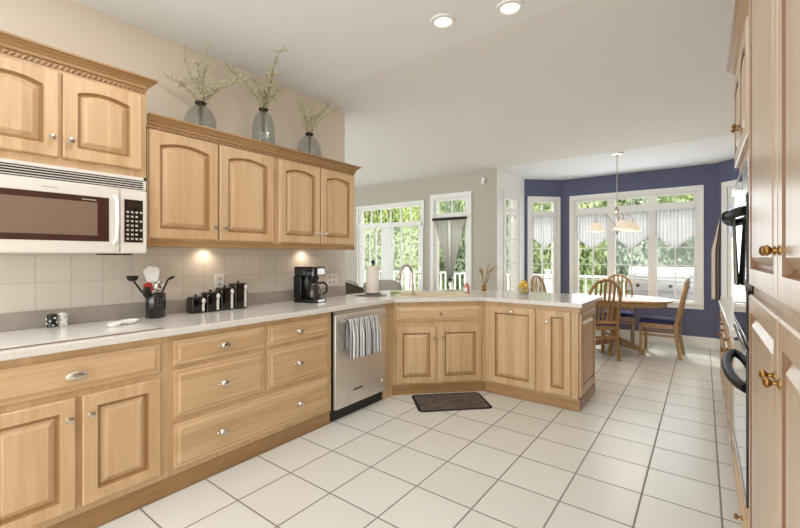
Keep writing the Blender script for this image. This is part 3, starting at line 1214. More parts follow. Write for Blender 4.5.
curved_panel('window_border', 0.05, 0.572, 0.062, 0.292, 0.0012, 'mw_glass', md)
curved_panel('window_screen', 0.085, 0.520, 0.092, 0.262, 0.0022, 'mw_screen', md)
curved_panel('badge', 0.30, 0.36, 0.314, 0.320, 0.0015, 'grey_key', md)
curved_panel('glass_mark', 0.455, 0.515, 0.272, 0.276, 0.0022, 'grey_key', md)
b = MB()
b.tube([(0.598, -0.030, 0.055), (0.602, -0.052, 0.075), (0.602, -0.060, 0.18), (0.602, -0.052, 0.285), (0.598, -0.030, 0.305)], 0.010, 10)
b.build('handle', 'white_gloss', md, smooth=50)
b = MB()
b.box((DW + 0.004, -0.026, 0.004), (MWW - 0.001, 0, 0.349))
pnl = b.build('control_panel', 'enamel', mw, bevel=0.004)
b = MB()
b.box((DW + 0.022, -0.028, 0.062), (MWW - 0.022, -0.026, 0.296))
b.build('keypad_plate', 'black_gloss', pnl)
b = MB()
b.box((DW + 0.030, -0.0286, 0.252), (MWW - 0.032, -0.028, 0.284))
b.build('display', 'dark_key', pnl)
b = MB()
for r_ in range(7):
    for c_ in range(4):
        x = DW + 0.032 + c_ * 0.0215
        z = 0.075 + r_ * 0.0245
        if c_ == 3 and r_ % 2:
            continue
        b.box((x, -0.0288, z), (x + 0.012, -0.028, z + 0.011))
b.build('keypad_buttons', 'grey_key', pnl)
b = MB()
b.box((0.56, 0.02, -0.008), (0.70, 0.12, 0))
b.build('bottom_vent', 'grille_dark', mw)

# --- cooktop
ck = thing('cooktop', 'white glass ceramic cooktop set on the counter below the microwave', 'cooktop', (-2.60, 0.205, 0.9142), 0)
b = MB()
b.box((-0.245, 0, 0), (0.263, 0.75, 0.006))
b.build('glass_surface', 'cooktop', ck, bevel=0.002)
b = MB()
b.box((0.263, 0, 0), (0.2665, 0.75, 0.0055))
b.box((-0.250, 0, 0), (-0.245, 0.75, 0.0055))
b.box((-0.245, 0.75, 0), (0.263, 0.755, 0.0055))
b.build('edge_trim', 'cook_edge', ck)

# ------------------------------------------------------------------ right side: oven tower, pantry, far base run
RF = 0.15
RN = -PI / 2
# pantry: from Y=1.975 to Y=0.62, origin at far corner
pt = thing('pantry_cabinet', 'tall maple pantry with upper and lower door pairs beside the wall ovens', 'cabinet', (RF, 1.968, 0), RN)
PW = 1.50
b = MB()
b.box((0, 0, 0.10), (PW, 0.60, 2.40))
b.build('cabinet_frame', 'wood_pale', pt, smooth=0)
b = MB()
b.box((0, 0.02, 0), (PW, 0.60, 0.10))
b.build('base_trim', 'wood_trim', pt, smooth=0)
for (x0, x1, kx) in ((0.075, 0.768, 0.735), (0.774, 1.467, 0.807)):
    door(pt, x0, x1, 1.205, 2.36, kx, 1.318, arch=0.05, kmat='bronze', kkind='ornate')
    door(pt, x0, x1, 0.14, 1.170, kx, 1.035, kmat='bronze', kkind='ornate')
crown(pt, PW, 0.6, 2.402, left=False)

OW = 0.782
ov = thing('oven_cabinet', 'tall maple oven cabinet housing the double wall oven next to the pantry', 'cabinet', (RF, 2.752, 0), RN)
b = MB()
b.box((0, 0.0, 0.10), (0.02, 0.60, 2.24))
b.box((OW - 0.02, 0.0, 0.10), (OW, 0.60, 2.24))
b.box((0.02, 0.0, 1.69), (OW - 0.02, 0.60, 2.24))
b.box((0.02, 0.0, 0.10), (OW - 0.02, 0.60, 0.335))
b.box((0.02, 0.58, 0.335), (OW - 0.02, 0.60, 1.69))
b.build('cabinet_frame', 'wood_v', ov, smooth=0)
b = MB()
b.box((0, 0.02, 0), (OW, 0.60, 0.10))
b.build('base_trim', 'wood_trim', ov, smooth=0)
door(ov, 0.024, 0.386, 1.765, 2.215, 0.358, 1.885, kmat='bronze', kkind='ornate', arch=0.03)
door(ov, 0.396, 0.758, 1.765, 2.215, 0.424, 1.885, kmat='bronze', kkind='ornate', arch=0.03)
drawer(ov, 0.024, 0.758, 0.125, 0.32, (0.75,), 'ornate', 'bronze')
crown(ov, OW, 0.6, 2.242, h=0.07, out=0.05, left=True, right=False)

wo = thing('wall_oven', 'black glass double wall oven with curved handles in the right hand oven cabinet', 'oven', (RF, 2.752, 0), RN)
b = MB()
b.box((0.022, -0.003, 0.34), (OW - 0.022, 0.56, 1.685))
b.build('oven_case', 'black', wo, bevel=0.002)
b = MB()
b.box((0.012, -0.018, 1.545), (OW - 0.012, -0.003, 1.685))
cpn = b.build('control_panel', 'steel_h', wo, bevel=0.002)
b = MB()
b.box((0.24, -0.0195, 1.575), (0.54, -0.018, 1.655))
b.build('display', 'oven_glass', cpn)
for (z0, z1, hz) in ((0.985, 1.535, 1.480), (0.36, 0.955, 0.805)):
    b = MB()
    b.box((0.012, -0.022, z0), (OW - 0.012, -0.003, z1))
    od = b.build('oven_door', 'oven_glass', wo, bevel=0.004)
    for (ta, tb_) in ((z1 - 0.02, z1), (z0, z0 + 0.012)):
        b = MB()
        b.box((0.012, -0.0235, ta), (OW - 0.012, -0.022, tb_))
        b.build('door_trim', 'steel_h', od)
    b = MB()
    pth = []
    for i in range(15):
        u = i / 14
        pth.append((0.03 + u * (OW - 0.06), -0.018 - 0.046 * math.sin(PI * u) ** 0.6, hz - 0.0 * math.sin(PI * u)))
    b.tube(pth, 0.019, 12)
    b.build('handle', 'black_matte', od, smooth=50)
tw2 = cloth('oven_towel', 'towel_taupe', towel_fn(0.19, 0.37, 0.30, 0.0225, 0.009, 3, 1.480, 9, 0.012), 80, 44, thick=0.003, uvw=0.45, loc=(RF - 0.064, 2.752 - 0.41, 0), rot=(0, 0, RN))
tag(tw2, 'taupe and black striped kitchen towel draped over the upper oven handle', 'towel')

# far base run on the right
YF = 5.02
rc_labels = ['maple base cabinet on the right hand wall nearest the dining nook', 'maple base cabinet in the middle of the right hand run beyond the ovens', 'maple base cabinet on the right hand wall directly beside the oven cabinet']
n = 3
cw = (YF - 2.757) / n
for i in range(n):
    rc = thing('base_cabinet', rc_labels[i], 'cabinet', (RF, YF - i * cw, 0), RN, 'maple base cabinets along the right wall')
    base_box(rc, cw - 0.001, 0.60)
    drawer(rc, 0.03, cw / 2 - 0.008, 0.70, 0.845, (0.5,), 'ornate', 'bronze')
    drawer(rc, cw / 2 + 0.008, cw - 0.03, 0.70, 0.845, (0.5,), 'ornate', 'bronze')
    door(rc, 0.03, cw / 2 - 0.008, 0.14, 0.675, cw / 2 - 0.04, 0.60, kmat='bronze', kkind='ornate')
    door(rc, cw / 2 + 0.008, cw - 0.03, 0.14, 0.675, cw / 2 + 0.04, 0.60, kmat='bronze', kkind='ornate')
b = MB()
b.box((0.112, 2.757, 0.876), (RW - 0.001, 5.045, 0.914))
tag(b.build('countertop', 'quartz', bevel=0.006), 'light quartz countertop on the right wall between ovens and dining nook', 'countertop')

# ------------------------------------------------------------------ things on the left counter
CZ = 0.9142


def outlet(y, z, wd, n, lab):
    t_ = thing('outlet', lab, 'outlet', (LW + 0.008, y, z), R90, 'outlets on the backsplash')
    bb = MB()
    bb.box((-wd / 2, -0.006, -0.058), (wd / 2, 0, 0.058))
    bb.build('cover_plate', 'white', t_, bevel=0.003)
    for k in range(n):
        x = (k - (n - 1) / 2) * 0.06
        for zz in (-0.024, 0.024):
            bb = MB()
            bb.lathe([(0.016, 0.006), (0.016, 0.0075)], (x, 0, zz), 14, 'y')
            s = bb.build('socket', 'enamel', t_)
            bb = MB()
            bb.box((x - 0.008, -0.0085, zz - 0.004), (x - 0.005, -0.0075, zz + 0.006))
            bb.box((x + 0.005, -0.0085, zz - 0.004), (x + 0.008, -0.0085 + 0.001, zz + 0.006))
            bb.build('slots', 'dark_metal', s)


outlet(1.595, 1.115, 0.075, 1, 'single white outlet plate on the tiles behind the black canisters')
outlet(2.745, 1.075, 0.155, 2, 'wide white outlet plate on the tiles right of the coffee maker')

# utensil crock
uc = thing('utensil_crock', 'glossy black ribbed utensil crock on the counter right of the cooktop', 'crock', (-2.80, 1.105, CZ), 0)
b = MB()
pr = []
b.loops([[((rad + 0.002 * math.cos(12 * 2 * PI * i / 48)) * math.cos(2 * PI * i / 48), (rad + 0.002 * math.cos(12 * 2 * PI * i / 48)) * math.sin(2 * PI * i / 48), z) for i in range(48)]
         for rad, z in ((0.050, 0), (0.054, 0.004), (0.055, 0.10), (0.055, 0.155), (0.052, 0.158), (0.048, 0.155), (0.047, 0.012))])
b.build('crock_body', 'black_gloss', uc, smooth=50)


def utensil(name, lab, top, mat, head, base=(0.0, 0.0), hmat=None):
    """handle leaning in the crock; head drawn at the top end"""
    cx, cy = -2.80, 1.105
    t_ = thing(name, lab, 'utensil', (cx + base[0], cy + base[1], CZ + 0.016), 0, 'utensils in the black crock')
    tp = Vector(top) - Vector((cx + base[0], cy + base[1], CZ + 0.016))
    bb = MB()
    bb.tube([(0, 0, 0), tuple(tp)], [0.005, 0.006], 8)
    bb.build('handle', mat, t_)
    bb = MB()
    dr = tp.normalized()
    if head == 'slotted':
        side = Vector((0.2, 1, 0)).normalized()
        pts = [(-0.028, -0.005), (0.028, -0.005), (0.046, 0.06), (0.040, 0.085), (-0.012, 0.095), (-0.046, 0.062)]
        f = [tuple(tp + side * x + dr * z) for x, z in pts]
        nrm = side.cross(dr) * 0.004
        bb.loops([f, [tuple(Vector(p) + nrm) for p in f]])
    elif head == 'spoon':
        bb.ball(tuple(tp + dr * 0.03), 0.012, 0.026, 0.036, 14, 8)
    elif head == 'red':
        side = Vector((0, 1, 0.3)).normalized()
        f = [tuple(tp + side * x + dr * z) for x, z in ((-0.022, 0), (0.022, 0), (0.026, 0.05), (0.0, 0.062), (-0.026, 0.05))]
        nrm = side.cross(dr) * 0.006
        bb.loops([f, [tuple(Vector(p) + nrm) for p in f]])
    elif head == 'ladle':
        bb.lathe([(0.008, -0.012), (0.024, -0.006), (0.031, 0.012), (0.033, 0.022), (0.030, 0.022), (0.022, 0.0), (0.006, -0.008)], tuple(tp + dr * 0.01), 16)
    elif head == 'tongs':
        bb.tube([tuple(tp), tuple(tp + Vector((0.01, 0.02, 0.012))), tuple(tp + Vector((0.012, 0.035, 0.016)))], [0.007, 0.010, 0.006], 8)
    bb.build('head', hmat or mat, t_)


utensil('slotted_turner', 'white slotted turner standing tallest in the black crock', (-2.80, 1.085, 1.150), 'porcelain', 'slotted', (-0.01, 0.0))
utensil('red_spatula', 'red silicone spatula leaning left in the black crock', (-2.785, 1.065, 1.085), 'red', 'red', (0.0, 0.012))
utensil('serving_spoon', 'polished steel serving spoon in the middle of the black crock', (-2.78, 1.115, 1.085), 'chrome', 'spoon', (0.01, 0.0))
utensil('tongs', 'dark metal tongs leaning right out of the black crock', (-2.79, 1.175, 1.155), 'dark_metal', 'tongs', (0.005, -0.02))
utensil('ladle', 'dark ladle reaching far left out of the black crock', (-2.815, 0.985, 1.155), 'dark_metal', 'ladle', (0.0, 0.02))
utensil('whisk_handle', 'short dark handled spoon low at the left of the black crock', (-2.77, 1.055, 1.055), 'dark_metal', 'spoon', (0.018, 0.006))

# canisters
sizes = [(1.365, 0.098, 0.094), (1.468, 0.103, 0.120), (1.574, 0.106, 0.146), (1.682, 0.109, 0.172)]
clab = ['shortest glossy black square canister at the left of the row of four', 'second shortest black square canister in the row of four', 'second tallest black square canister in the row of four', 'tallest glossy black square canister at the right of the row']
for (y, s, h), lab in zip(sizes, clab):
    cn = thing('canister', lab, 'canister', (-2.81, y, CZ), R90, 'black canisters on the counter')
    hs = s / 2 - 0.003
    b = MB()
    b.loops([rr(hs, hs, 0, 0.012), rr(hs, hs, h, 0.012)])
    cbod = b.build('canister_body', 'black_gloss', cn, bevel=0.002)
    b = MB()
    b.loops([rr(hs - 0.002, hs - 0.002, h + 0.001, 0.012), rr(hs - 0.002, hs - 0.002, h + 0.013, 0.012), rr(hs - 0.010, hs - 0.010, h + 0.017, 0.01)])
    cl = b.build('lid', 'black', cn)
    b = MB()
    b.lathe([(0.006, h + 0.017), (0.006, h + 0.022), (0.011, h + 0.027), (0.008, h + 0.033)], (0, 0, 0), 12)
    b.build('lid_knob', 'dark_metal', cl)
    b = MB()
    x = 0.028
    b.box((x - 0.008, -hs - 0.006, 0.012), (x + 0.008, -hs - 0.0005, h - 0.030))
    b.ball((x, -hs - 0.010, h - 0.010), 0.014, 0.010, 0.020, 12, 7)
    b.build('scoop', 'label', cn, smooth=40)

# shakers on the cooktop, spoon rest
for (x, y, m_, lab) in ((-2.835, 0.600, 'shaker', 'black shaker with white spots standing on the back of the cooktop'), (-2.850, 0.648, 'porcelain', 'white shaker standing beside the black one on the cooktop')):
    t_ = thing('shaker', lab, 'shaker', (x, y, CZ + 0.0062), 0, 'shakers on the cooktop')
    b = MB()
    b.lathe([(0.022, 0), (0.024, 0.004), (0.021, 0.045), (0.023, 0.060)], (0, 0, 0), 20)
    bd = b.build('shaker_body', m_, t_)
    b = MB()
    for k in range(9):
        a = k * 2.4
        z = 0.010 + 0.005 * k
        b.ball((0.0215 * math.cos(a), 0.0215 * math.sin(a), z), 0.006, 0.006, 0.005, 8, 5)
    b.build('spots', 'porcelain' if m_ == 'shaker' else 'grey_key', bd)
    b = MB()
    b.lathe([(0.022, 0.0605), (0.020, 0.068), (0.010, 0.072)], (0, 0, 0), 18)
    b.build('cap', 'dark_metal' if m_ == 'shaker' else 'porcelain', t_)
sr = thing('spoon_rest', 'white scalloped ceramic spoon rest on the front right of the cooktop', 'spoon rest', (-2.62, 0.895, CZ + 0.0062), math.radians(-62))
b = MB()
ls = []
for k, (rad, z) in enumerate(((0.030, 0), (0.045, 0.006), (0.054, 0.020), (0.050, 0.022), (0.040, 0.010), (0.015, 0.006))):
    ls.append([(rad * (1 + 0.06 * math.cos(8 * 2 * PI * i / 48)) * math.cos(2 * PI * i / 48), 0.8 * rad * (1 + 0.06 * math.cos(8 * 2 * PI * i / 48)) * math.sin(2 * PI * i / 48), z) for i in range(48)])
b.loops(ls)
b.build('bowl', 'porcelain', sr, smooth=60)
b = MB()
b.loops([[(x + 0.094, y, z) for x, y, z in l] for l in [[(px * 0.72, py * 0.7, pz) for px, py, pz in l2] for l2 in ls]])
b.build('rest_handle', 'porcelain', sr, smooth=60)

# coffee maker
cm_ = thing('coffee_maker', 'black drip coffee maker with glass carafe on the counter below the wall cabinets', 'coffee maker', (-2.72, 2.285, CZ), math.radians(106))
b = MB()
b.box((-0.085, -0.13, 0), (0.085, 0.095, 0.03))
b.build('base', 'black', cm_, bevel=0.01)
b = MB()
b.box((-0.085, 0.015, 0.0305), (0.085, 0.095, 0.225))
b.build('water_tank', 'black', cm_, bevel=0.008)
b = MB()
b.loops([rr(0.087, 0.11, 0.2255, 0.03), rr(0.089, 0.113, 0.29, 0.03), rr(0.084, 0.108, 0.305, 0.03)])
b.build('brew_head', 'black_gloss', cm_, loc=(0, -0.014, 0), smooth=40)
b = MB()
b.lathe([(0.045, 0.2252), (0.05, 0.205), (0.04, 0.180), (0.03, 0.176)], (0, -0.05, 0), 20)
b.build('filter_basket', 'black', cm_)
b = MB()
b.box((-0.055, -0.1305, 0.235), (0.055, -0.1245, 0.29))
b.build('control_plate', 'steel_h', cm_, bevel=0.003)
b = MB()
b.lathe([(0.045, 0.033), (0.062, 0.045), (0.064, 0.085), (0.050, 0.135), (0.040, 0.160), (0.043, 0.168), (0.040, 0.168), (0.037, 0.158), (0.047, 0.133), (0.060, 0.085), (0.058, 0.047), (0.042, 0.037)], (0, -0.055, 0), 28)
cf = b.build('carafe', 'carafe', cm_, smooth=50)
b = MB()
b.lathe([(0.044, 0.166), (0.046, 0.171), (0.030, 0.174)], (0, -0.055, 0), 20)
b.build('carafe_lid', 'black', cf)
b = MB()
b.tube([(0.035, -0.075, 0.160), (0.075, -0.105, 0.165), (0.10, -0.12, 0.14), (0.10, -0.12, 0.085), (0.07, -0.10, 0.058)], 0.010, 10)
b.build('carafe_handle', 'black', cf, smooth=50)
b = MB()
b.box((-0.05, -0.1315, 0.006), (0.05, -0.1298, 0.024))
b.build('switch_plate', 'chrome', cm_)

# paper towel holder on a plate
tx, ty = -2.68, 3.085
ph = thing('paper_towel_holder', 'dark metal paper towel holder with ball finial standing left of the sink', 'holder', (tx, ty, CZ + 0.0105), 0)
b = MB()
b.lathe([(0.080, 0), (0.080, 0.008), (0.07, 0.012)], (0, 0, 0), 28)
b.build('base', 'dark_metal', ph)
b = MB()
b.tube([(0, 0, 0.012), (0, 0, 0.31)], 0.006, 10)
b.build('rod', 'dark_metal', ph)
b = MB()
b.ball((0, 0, 0.327), 0.017, 0.017, 0.021)
b.build('finial', 'dark_metal', ph)
b = MB()
b.lathe([(0.020, 0.0), (0.062, 0.0), (0.0635, 0.004), (0.0635, 0.266), (0.062, 0.27), (0.020, 0.27)], (0, 0, 0), 36, cap0=False, cap1=False)
b.lathe([(0.020, 0.0), (0.020, 0.27)], (0, 0, 0), 36, cap0=False, cap1=False)
pr_ = b.build('paper_towel_roll', 'paper', loc=(tx, ty, CZ + 0.0228))
tag(pr_, 'roll of white paper towels on the dark holder beside the sink', 'paper towel')
pl = thing('plate', 'pale grey serving platter lying under the paper towel holder', 'plate', (tx + 0.0, ty - 0.03, CZ), math.radians(30))
b = MB()
b.lathe([(0.06, 0), (0.10, 0.002), (0.135, 0.010), (0.132, 0.0125), (0.095, 0.0095), (0.0, 0.0095)][:5], (0, 0, 0), 36, sx=1.25, sy=0.85)
b.build('platter', 'grey_key', pl)
sp = MB()
sp.loops([rr(0.045, 0.028, 0, 0.008), rr(0.045, 0.028, 0.026, 0.008)])
tag(sp.build('sponge', 'green', loc=(-2.555, 3.285, CZ), rot=(0, 0, 0.7), bevel=0.003), 'small green sponge on the counter left of the faucet', 'sponge')

sx_, sy_ = -1.99, 3.80
sb = thing('soap_bottle', 'small pink soap pump bottle behind the right side of the sink', 'bottle', (sx_, sy_, CZ), 0)
b = MB()
b.lathe([(0.030, 0), (0.032, 0.006), (0.031, 0.075), (0.024, 0.095), (0.012, 0.104), (0.012, 0.112)], (0, 0, 0), 20)
b.build('bottle_body', 'soap', sb, smooth=50)
b = MB()
b.box((-0.02, -0.033, 0.02), (0.02, -0.0305, 0.065))
b.build('bottle_label', 'porcelain', sb)
b = MB()
b.lathe([(0.013, 0.1122), (0.013, 0.125), (0.005, 0.128), (0.005, 0.146), (0.010, 0.148), (0.010, 0.154)], (0, 0, 0), 14)
b.tube([(0, 0, 0.150), (-0.035, -0.01, 0.147)], 0.004, 8)
b.build('pump', 'white_gloss', sb)

# fruit bowl with lemons
bx_, by_ = -1.475, 4.06
fb = thing('fruit_bowl', 'clear glass bowl of lemons on the peninsula countertop', 'bowl', (bx_, by_, CZ), 0)
b = MB()
b.lathe([(0.035, 0), (0.050, 0.004), (0.074, 0.045), (0.078, 0.075), (0.075, 0.075), (0.070, 0.046), (0.047, 0.009)], (0, 0, 0), 30)
b.build('glass_bowl', 'clear', fb, smooth=60)
lem = None
spots = [(0.03, 0.0, 0.040, 'lemon low on the right in the glass bowl'), (-0.028, 0.018, 0.042, 'lemon low on the left in the glass bowl'), (-0.004, -0.034, 0.044, 'lemon at the front of the glass bowl'), (0.014, 0.030, 0.082, 'lemon at the back of the heap in the glass bowl'), (-0.024, -0.012, 0.086, 'lemon high on the left of the heap in the bowl'), (0.030, -0.016, 0.090, 'lemon high on the right of the heap in the bowl'), (0.0, 0.004, 0.122, 'lemon on top of the heap in the glass bowl')]
for i, (dx, dy, dz, lab) in enumerate(spots):
    if lem is None:
        b = MB()
        b.ball((0, 0, 0), 0.029, 0.026, 0.026, 18, 11)
        b.ball((0.028, 0, 0), 0.007, 0.008, 0.008, 10, 6)
        lem = o_ = b.build('lemon', 'lemon', smooth=60)
    else:
        o_ = lem.copy()
        COL.objects.link(o_)
    o_.location = (bx_ + dx, by_ + dy, CZ + dz)
    o_.rotation_euler = (0.3 * i, 0.5 * i, 1.1 * i)
    tag(o_, lab, 'lemon', 'lemons in the glass bowl')

# dried arrangement on the corner of the counter
dx_, dy_ = -2.03, 4.30
da = thing('dried_arrangement', 'dried wheat and grass arrangement at the back of the counter right of the curtain window', 'ornament', (dx_, dy_, CZ), 0)
b = MB()
b.lathe([(0.025, 0), (0.032, 0.01), (0.026, 0.05), (0.020, 0.06)], (0, 0, 0), 16)
b.build('pot', 'bronze', da)
rn = random.Random(4)
for k in range(11):
    a = rn.uniform(-0.35, 0.55) if k < 9 else rn.uniform(0.6, 0.9)
    c_ = rn.uniform(-0.2, 0.2)
    L_ = rn.uniform(0.17, 0.29)
    tip = (L_ * math.sin(a) * 0.8, c_ * L_ + L_ * math.sin(a) * 0.6, 0.055 + L_ * math.cos(a))
    mid = (tip[0] * 0.4, tip[1] * 0.4, 0.055 + (tip[2] - 0.055) * 0.6)
    b = MB()
    b.tube([(0, 0, 0.04), mid, tip], [0.003, 0.003, 0.002], 6)
    if k < 8:
        b.tube([mid, ((mid[0] + tip[0]) / 2, (mid[1] + tip[1]) / 2, (mid[2] + tip[2]) / 2), tip], [0.004, 0.011, 0.002], 8)
    b.build('stalk', 'wheat', da)

# ------------------------------------------------------------------ vases with branches on the wall cabinets
VZ = UZ1 + 0.0725
def vase(x, y, prof, lab):
    t_ = thing('vase', lab, 'vase', (x, y, UZ1 + 0.001), 0, 'smoked glass vases on the wall cabinets')
    bb = MB()
    inner = [(max(0.003, r_ - 0.004), z_ + (0.006 if q == 0 else 0)) for q, (r_, z_) in enumerate(prof)]
    bb.lathe(prof + list(reversed(inner)), (0, 0, 0), 32)
    bb.build('vase_body', 'smoke', t_, smooth=60)
    top = prof[-1]
    bb = MB()
    bb.lathe([(top[0] + 0.0005, top[1] - 0.022), (top[0] + 0.006, top[1] - 0.018), (top[0] + 0.006, top[1] - 0.010), (top[0] + 0.0005, top[1] - 0.006)], (0, 0, 0), 20, cap0=False, cap1=False)
    bb.build('neck_ring', 'dark_metal', t_)
    return t_


vase(-2.755, 1.370, [(0.060, 0), (0.085, 0.03), (0.103, 0.10), (0.100, 0.16), (0.075, 0.22), (0.036, 0.258), (0.026, 0.268), (0.030, 0.29)], 'squat smoked glass vase nearest the microwave on top of the wall cabinets')
vase(-2.755, 1.865, [(0.065, 0), (0.080, 0.03), (0.088, 0.12), (0.084, 0.24), (0.066, 0.32), (0.034, 0.357), (0.026, 0.366), (0.030, 0.39)], 'tall smoked glass vase in the middle on top of the wall cabinets')
vase(-2.755, 2.325, [(0.065, 0), (0.090, 0.03), (0.106, 0.10), (0.100, 0.18), (0.072, 0.245), (0.036, 0.275), (0.026, 0.285), (0.030, 0.31)], 'round smoked glass vase at the free end of the wall cabinets')

CR = math.cos(0.6475)
SR = math.sin(0.6475)


def branches(x, y, ztop, tips, lab, seed):
    rn = random.Random(seed)
    t_ = thing('branch_bunch', lab, 'branches', (x, y, UZ1 + 0.012), 0, 'branch bunches in the vases')
    zt = ztop - (UZ1 + 0.012)
    for tip_ in tips:
        du, dz = tip_[0], tip_[1]
        bb = MB()
        # du: sideways along the wall, a little scatter towards the room
        dd = tip_[2] if len(tip_) > 2 else rn.uniform(-0.05, 0.09)
        foot = Vector((rn.uniform(-0.02, 0.02), rn.uniform(-0.02, 0.02), 0.0))
        neck = Vector((rn.uniform(-0.012, 0.012), rn.uniform(-0.012, 0.012), zt - 0.01))
        tip = Vector((dd, du, zt + dz))
        path = [foot, neck]
        n_ = 6
        for i in range(1, n_ + 1):
            f = i / n_
            p = neck.lerp(tip, f) + Vector((rn.uniform(-1, 1), rn.uniform(-1, 1), rn.uniform(-0.5, 1))) * 0.010
            p.z += 0.03 * math.sin(PI * f) * (1 if abs(du) > 0.1 else 0)
            path.append(p)
        bb.tube(path, [0.003, 0.003] + [0.0028 - 0.0003 * i for i in range(n_)], 5)
        br = bb.build('branch', 'twig', t_)
        bb = MB()
        bt = MB()
        cnt = 0
        for i in range(2, len(path)):
            for k in range(3):
                p = Vector(path[i - 1]).lerp(Vector(path[i]), rn.random())
                d_ = Vector((rn.uniform(-1, 1), rn.uniform(-1, 1), rn.uniform(-0.1, 1.3))).normalized() * rn.uniform(0.02, 0.06)
                bb.tube([p, p + d_], [0.0018, 0.0014], 4)
                for m_ in range(4):
                    q_ = p + d_ * (0.25 + 0.25 * m_)
                    bb.ball(tuple(q_), 0.0055, 0.0055, 0.007, 6, 4)
        bt.bm.free()
        me_ = br.data
        bb.build('budding_twigs', 'bud', br)


branches(-2.755, 1.370, UZ1 + 0.29, [(-0.21, 0.10), (-0.10, 0.30), (-0.06, 0.24), (0.0, 0.34), (0.03, 0.25), (0.10, 0.16), (0.34, 0.27), (0.28, 0.22)], 'budding branches spreading from the squat vase nearest the microwave', 1)
branches(-2.755, 1.865, UZ1 + 0.39, [(-0.14, 0.17), (0.0, 0.25), (0.05, 0.27), (-0.13, 0.275, 0.40), (-0.10, 0.24, 0.31), (-0.06, 0.23, 0.22), (0.10, 0.18), (0.02, 0.14), (-0.3, 0.24)], 'budding branches rising from the tall middle vase', 2)
branches(-2.755, 2.325, UZ1 + 0.31, [(-0.12, 0.24), (-0.05, 0.26), (0.02, 0.22), (0.12, 0.20), (0.24, 0.33), (0.27, 0.28), (-0.08, 0.12)], 'budding branches in the round vase at the free cabinet end', 3)

# ------------------------------------------------------------------ floor mat
mt = thing('floor_mat', 'dark brown rubber backed kitchen mat with black border before the sink cabinet', 'mat', (-1.81, 3.145, 0.0005), PI / 4)
b = MB()
b.loops([rr(0.325, 0.205, 0, 0.04), rr(0.325, 0.205, 0.006, 0.04), rr(0.318, 0.198, 0.009, 0.04)])
b.build('border', 'mat_edge', mt, bevel=0.0)
b = MB()
b.loops([[(x, y - 0.012, z) for x, y, z in rr(0.302, 0.180, 0.008, 0.02)], [(x, y - 0.012, z) for x, y, z in rr(0.300, 0.178, 0.0125, 0.02)]])
b.build('pile', 'mat', mt)

# ------------------------------------------------------------------ ceiling lights
cans = [(-1.313, 2.188, 'recessed ceiling light nearer the wall cabinets', True), (-0.921, 2.306, 'recessed ceiling light nearer the middle of the room', True),
        (-1.9, 0.75, 'recessed ceiling light above the drawer run', False), (-0.9, 0.75, 'recessed ceiling light above the middle of the kitchen floor', False), (-1.9, -1.0, 'recessed ceiling light at the near end of the room on the cooktop side', False), (-0.7, -1.0, 'recessed ceiling light at the near end of the room on the pantry side', False)]  # these four, out of view, are added to brighten the room
for (x, y, lab, vis) in cans:
    cl = thing('recessed_light', lab, 'light', (x, y, ZC), 0, 'recessed lights in the flat ceiling')
    b = MB()
    b.lathe([(0.055, -0.0005), (0.082, -0.0005), (0.080, -0.010), (0.060, -0.014), (0.055, -0.010)], (0, 0, 0), 32, cap0=False, cap1=False)
    b.build('trim_ring', 'white', cl, smooth=60)
    b = MB()
    b.lathe([(0.056, -0.002), (0.050, -0.007), (0.028, -0.011), (0.004, -0.012)], (0, 0, 0), 28)
    b.build('lamp_lens', 'lamp_lens', cl, smooth=60)
    lamp('can_lamp', 'AREA', (x, y, ZC - 0.03), 6.5, (0.93, 0.96, 1.0), (0, 0, 0), shape='DISK', size=0.12)

# motion sensor on the window wall
ms = thing('motion_sensor', 'small white motion sensor high on the beige wall beside the nook opening', 'sensor', (-2.64, WY, 2.445), 0)
b = MB()
b.box((-0.028, -0.012, -0.055), (0.028, -0.0005, 0.055))
b.build('bracket', 'white', ms, bevel=0.003)
b = MB()
b.loops([[(-0.03, -0.012, -0.05), (0.03, -0.012, -0.05), (0.03, -0.012, 0.05), (-0.03, -0.012, 0.05)], [(-0.024, -0.05, -0.05), (0.024, -0.05, -0.05), (0.024, -0.035, 0.04), (-0.024, -0.035, 0.04)]])
b.build('housing', 'white_gloss', ms, bevel=0.004)

# ------------------------------------------------------------------ curtains
def valance(name, p0, p1, x0, x1, ztop, zs, zm, lab):
    a, L = wall_frame(p0, p1)
    W = x1 - x0
    t_ = thing(name, lab, 'valance', (p0[0], p0[1], 0), a, 'white valances in the nook windows')
    nw = max(4, int(W / 0.055))

    def fn(u, v):
        zb = zs + (zm - zs) * (1 - abs(2 * u - 1)) ** 0.85
        x = x0 + W * u
        y = -0.030 + 0.010 * math.sin(u * nw * 2 * PI)
        return (x, y, ztop + (zb - ztop) * v)
    cloth('valance_cloth', 'valance', fn, nw * 8, 8, t_, 0.001, W)
    bb = MB()
    bb.tube([(x0 - 0.01, -0.030, ztop - 0.012), (x1 + 0.01, -0.030, ztop - 0.012)], 0.006, 8)
    bb.build('rod', 'white', t_)


valance('valance', BL0, BL1, 0.150, 0.550, 2.0, 1.62, 1.44, 'white striped valance in the narrow left window of the nook')
valance('valance', BB0, BB1, 0.245, 0.715, 2.005, 1.62, 1.42, 'white striped valance in the left pane of the wide nook window')
valance('valance', BB0, BB1, 0.800, 1.283, 2.005, 1.62, 1.42, 'white striped valance in the middle pane behind the chandelier')
valance('valance', BB0, BB1, 1.370, 1.850, 2.005, 1.62, 1.42, 'white striped valance in the right pane of the wide nook window')
valance('valance', BR0, BR1, 0.225, 0.765, 2.005, 1.62, 1.42, 'white striped valance in the right hand angled nook window')

